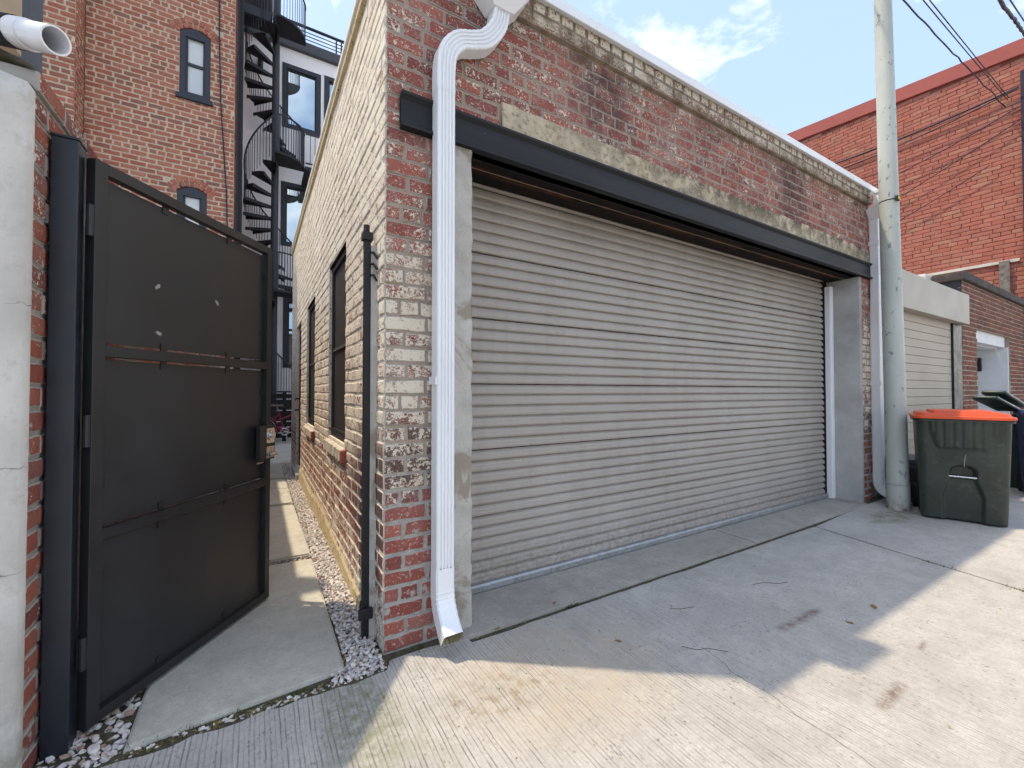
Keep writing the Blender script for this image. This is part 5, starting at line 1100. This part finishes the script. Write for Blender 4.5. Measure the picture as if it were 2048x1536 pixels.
# ================================================================== overhead cables
def cable(p, q, sag, rad, label, wav=0.0, seed=0, group='overhead cables'):
    p, q = Vector(p), Vector(q); r = random.Random(seed); pts = []
    for i in range(41):
        t = i / 40; v = p.lerp(q, t); v.z -= sag * 4 * t * (1 - t); v += Vector((r.uniform(-wav, wav), r.uniform(-wav, wav), r.uniform(-wav, wav))); pts.append(v)
    o = MB().tube(pts, rad, 6).put('overhead_cable', 'cable', org=p[:]); return tag(o, label, 'cable', group)
cable((14.4, 2.344, 7.70), (4.3, 2.29, 6.80), 0.02, 0.011, 'wavy single cable leaving the red wall, leftmost of the cables', 0.012, 1)
cable((14.4, 2.32, 7.86), (4.6, 2.15, 6.92), 0.02, 0.008, 'thin overhead cable, left of the close pair by the red wall', 0.0, 2)
cable((14.4, 2.30, 7.90), (4.6, 2.09, 6.92), 0.02, 0.008, 'thin overhead cable, right of the close pair by the red wall', 0.0, 3)
cable((14.87, 2.07, 9.27), (5.4, 1.43, 6.3), 0.03, 0.028, 'thick twisted overhead cable in the top right corner', 0.012, 4)
cable((14.91, 2.05, 9.50), (5.4, 1.35, 6.3), 0.03, 0.011, 'thin overhead cable right of the thick twisted one', 0.0, 5)
wc = thing('wall_cables', 'sagging dark cables strung across the red warehouse wall', 'cables', (14.4, 2.2, 8))
for (y0, z0, y1, z1, sg, rd, off) in ((2.15, 8.05, 9.0, 8.35, 0.25, 0.022, 0.10), (2.15, 8.0, 9.0, 8.1, 0.35, 0.014, 0.16), (2.15, 7.6, 7.5, 6.7, 0.25, 0.012, 0.12), (2.15, 7.3, 7.5, 5.2, 0.1, 0.010, 0.10), (2.6, 6.5, 7.0, 4.9, 0.15, 0.010, 0.12)):
    pts = [Vector((XR - off, y0 + (y1 - y0) * i / 20, z0 + (z1 - z0) * i / 20 - sg * 4 * (i / 20) * (1 - i / 20))) for i in range(21)]
    MB().tube(pts, rd, 6).put('cable', 'cable', wc)

# ================================================================== small things on the ground
def leaf(x, y, z, l, ang, label):
    pts = [(-1, 0, 0.1), (-0.5, -0.42, 0.18), (0.2, -0.5, 0.05), (1, 0, 0.22), (0.3, 0.46, 0.16), (-0.4, 0.38, 0.02), (0, 0, -0.05)]
    ca, sa = math.cos(ang), math.sin(ang)
    V = [(x + l * (p * ca - q * sa), y + l * (p * sa + q * ca), z + l * (h_ + 0.06)) for p, q, h_ in pts]
    tag(mk('dead_leaf', V, [(6, 0, 1), (6, 1, 2), (6, 2, 3), (6, 3, 4), (6, 4, 5), (6, 5, 0)], 'leaf', org=(x, y, z)), label, 'leaf', 'dead leaves')
leaf(1.555, 2.09, 0.012, 0.021, 0.4, 'curled brown leaf on the apron by the roller door')
leaf(1.13, 2.035, 0.006, 0.022, 0.1, 'tan leaf in the joint nearest the downspout')
leaf(4.95, 2.075, 0.006, 0.022, 0.3, 'pale leaf in the far end of the apron joint')
leaf(0.47, 1.84, 0.001, 0.012, 1.1, 'small yellow-brown leaf on the mossy alley edge')
leaf(1.62, 1.62, 0.001, 0.020, 2.0, 'brown leaf lying in the sunlit dusty patch')
leaf(3.19, 1.08, 0.001, 0.030, 0.5, 'crumpled brown leaf at the edge of the shadow')
leaf(2.86, 1.08, 0.001, 0.022, 1.5, 'dark crumpled leaf beside the shadow edge, left of another')
def twig(pts, rad, label):
    o = MB().tube(pts, rad, 5).put('twig', 'twig', org=pts[0]); tag(o, label, 'twig', 'twigs')
twig([(2.86, 1.62, .004), (2.95, 1.60, .006), (3.02, 1.54, .004), (3.10, 1.52, .004)], 0.0013, 'forked brown twig on the shaded concrete before the bin')
twig([(1.86, 1.42, .003), (1.90, 1.36, .004), (1.96, 1.34, .004), (2.02, 1.27, .003)], 0.0011, 'small curved twig beside the long crack')
twig([(2.12, 1.70, .003), (2.18, 1.66, .004), (2.26, 1.64, .003)], 0.0011, 'short straight twig on the shaded concrete')
def tuft(name, x0, x1, y0, y1, num, label, seed):
    r = random.Random(seed); V = []; F = []
    for _ in range(num):
        c = Vector((r.uniform(x0, x1), r.uniform(y0, y1), -0.012)); l = r.uniform(0.008, 0.026); q = r.uniform(0, 6.28); le = Vector((math.cos(q), math.sin(q), 0)) * r.uniform(.2, .9) * l
        k = len(V); s_ = Vector((-math.sin(q), math.cos(q), 0)) * 0.0028; V += [c - s_, c + s_, c + le + Vector((0, 0, l))]; F.append((k, k + 1, k + 2))
    tag(mk(name, V, F, 'moss'), label, 'weeds', kind='stuff')
tuft('weeds', 1.58, 1.70, 2.015, 2.045, 90, 'small green weed tuft in the apron joint', 91)
tuft('weeds', 0.66, 0.74, 2.05, 2.14, 60, 'weed tuft at the foot of the brick corner', 92)
tuft('weeds', 4.36, 4.42, 0.95, 1.2, 80, 'weed tuft in the askew cross joint', 93)
tuft('weeds', 4.25, 4.33, 0.55, 0.75, 200, 'larger green weeds at the near end of the cross joint', 94)
tuft('weeds', -0.4, 0.36, 2.045, 2.075, 160, 'moss along the front edge of the first path slab', 95)
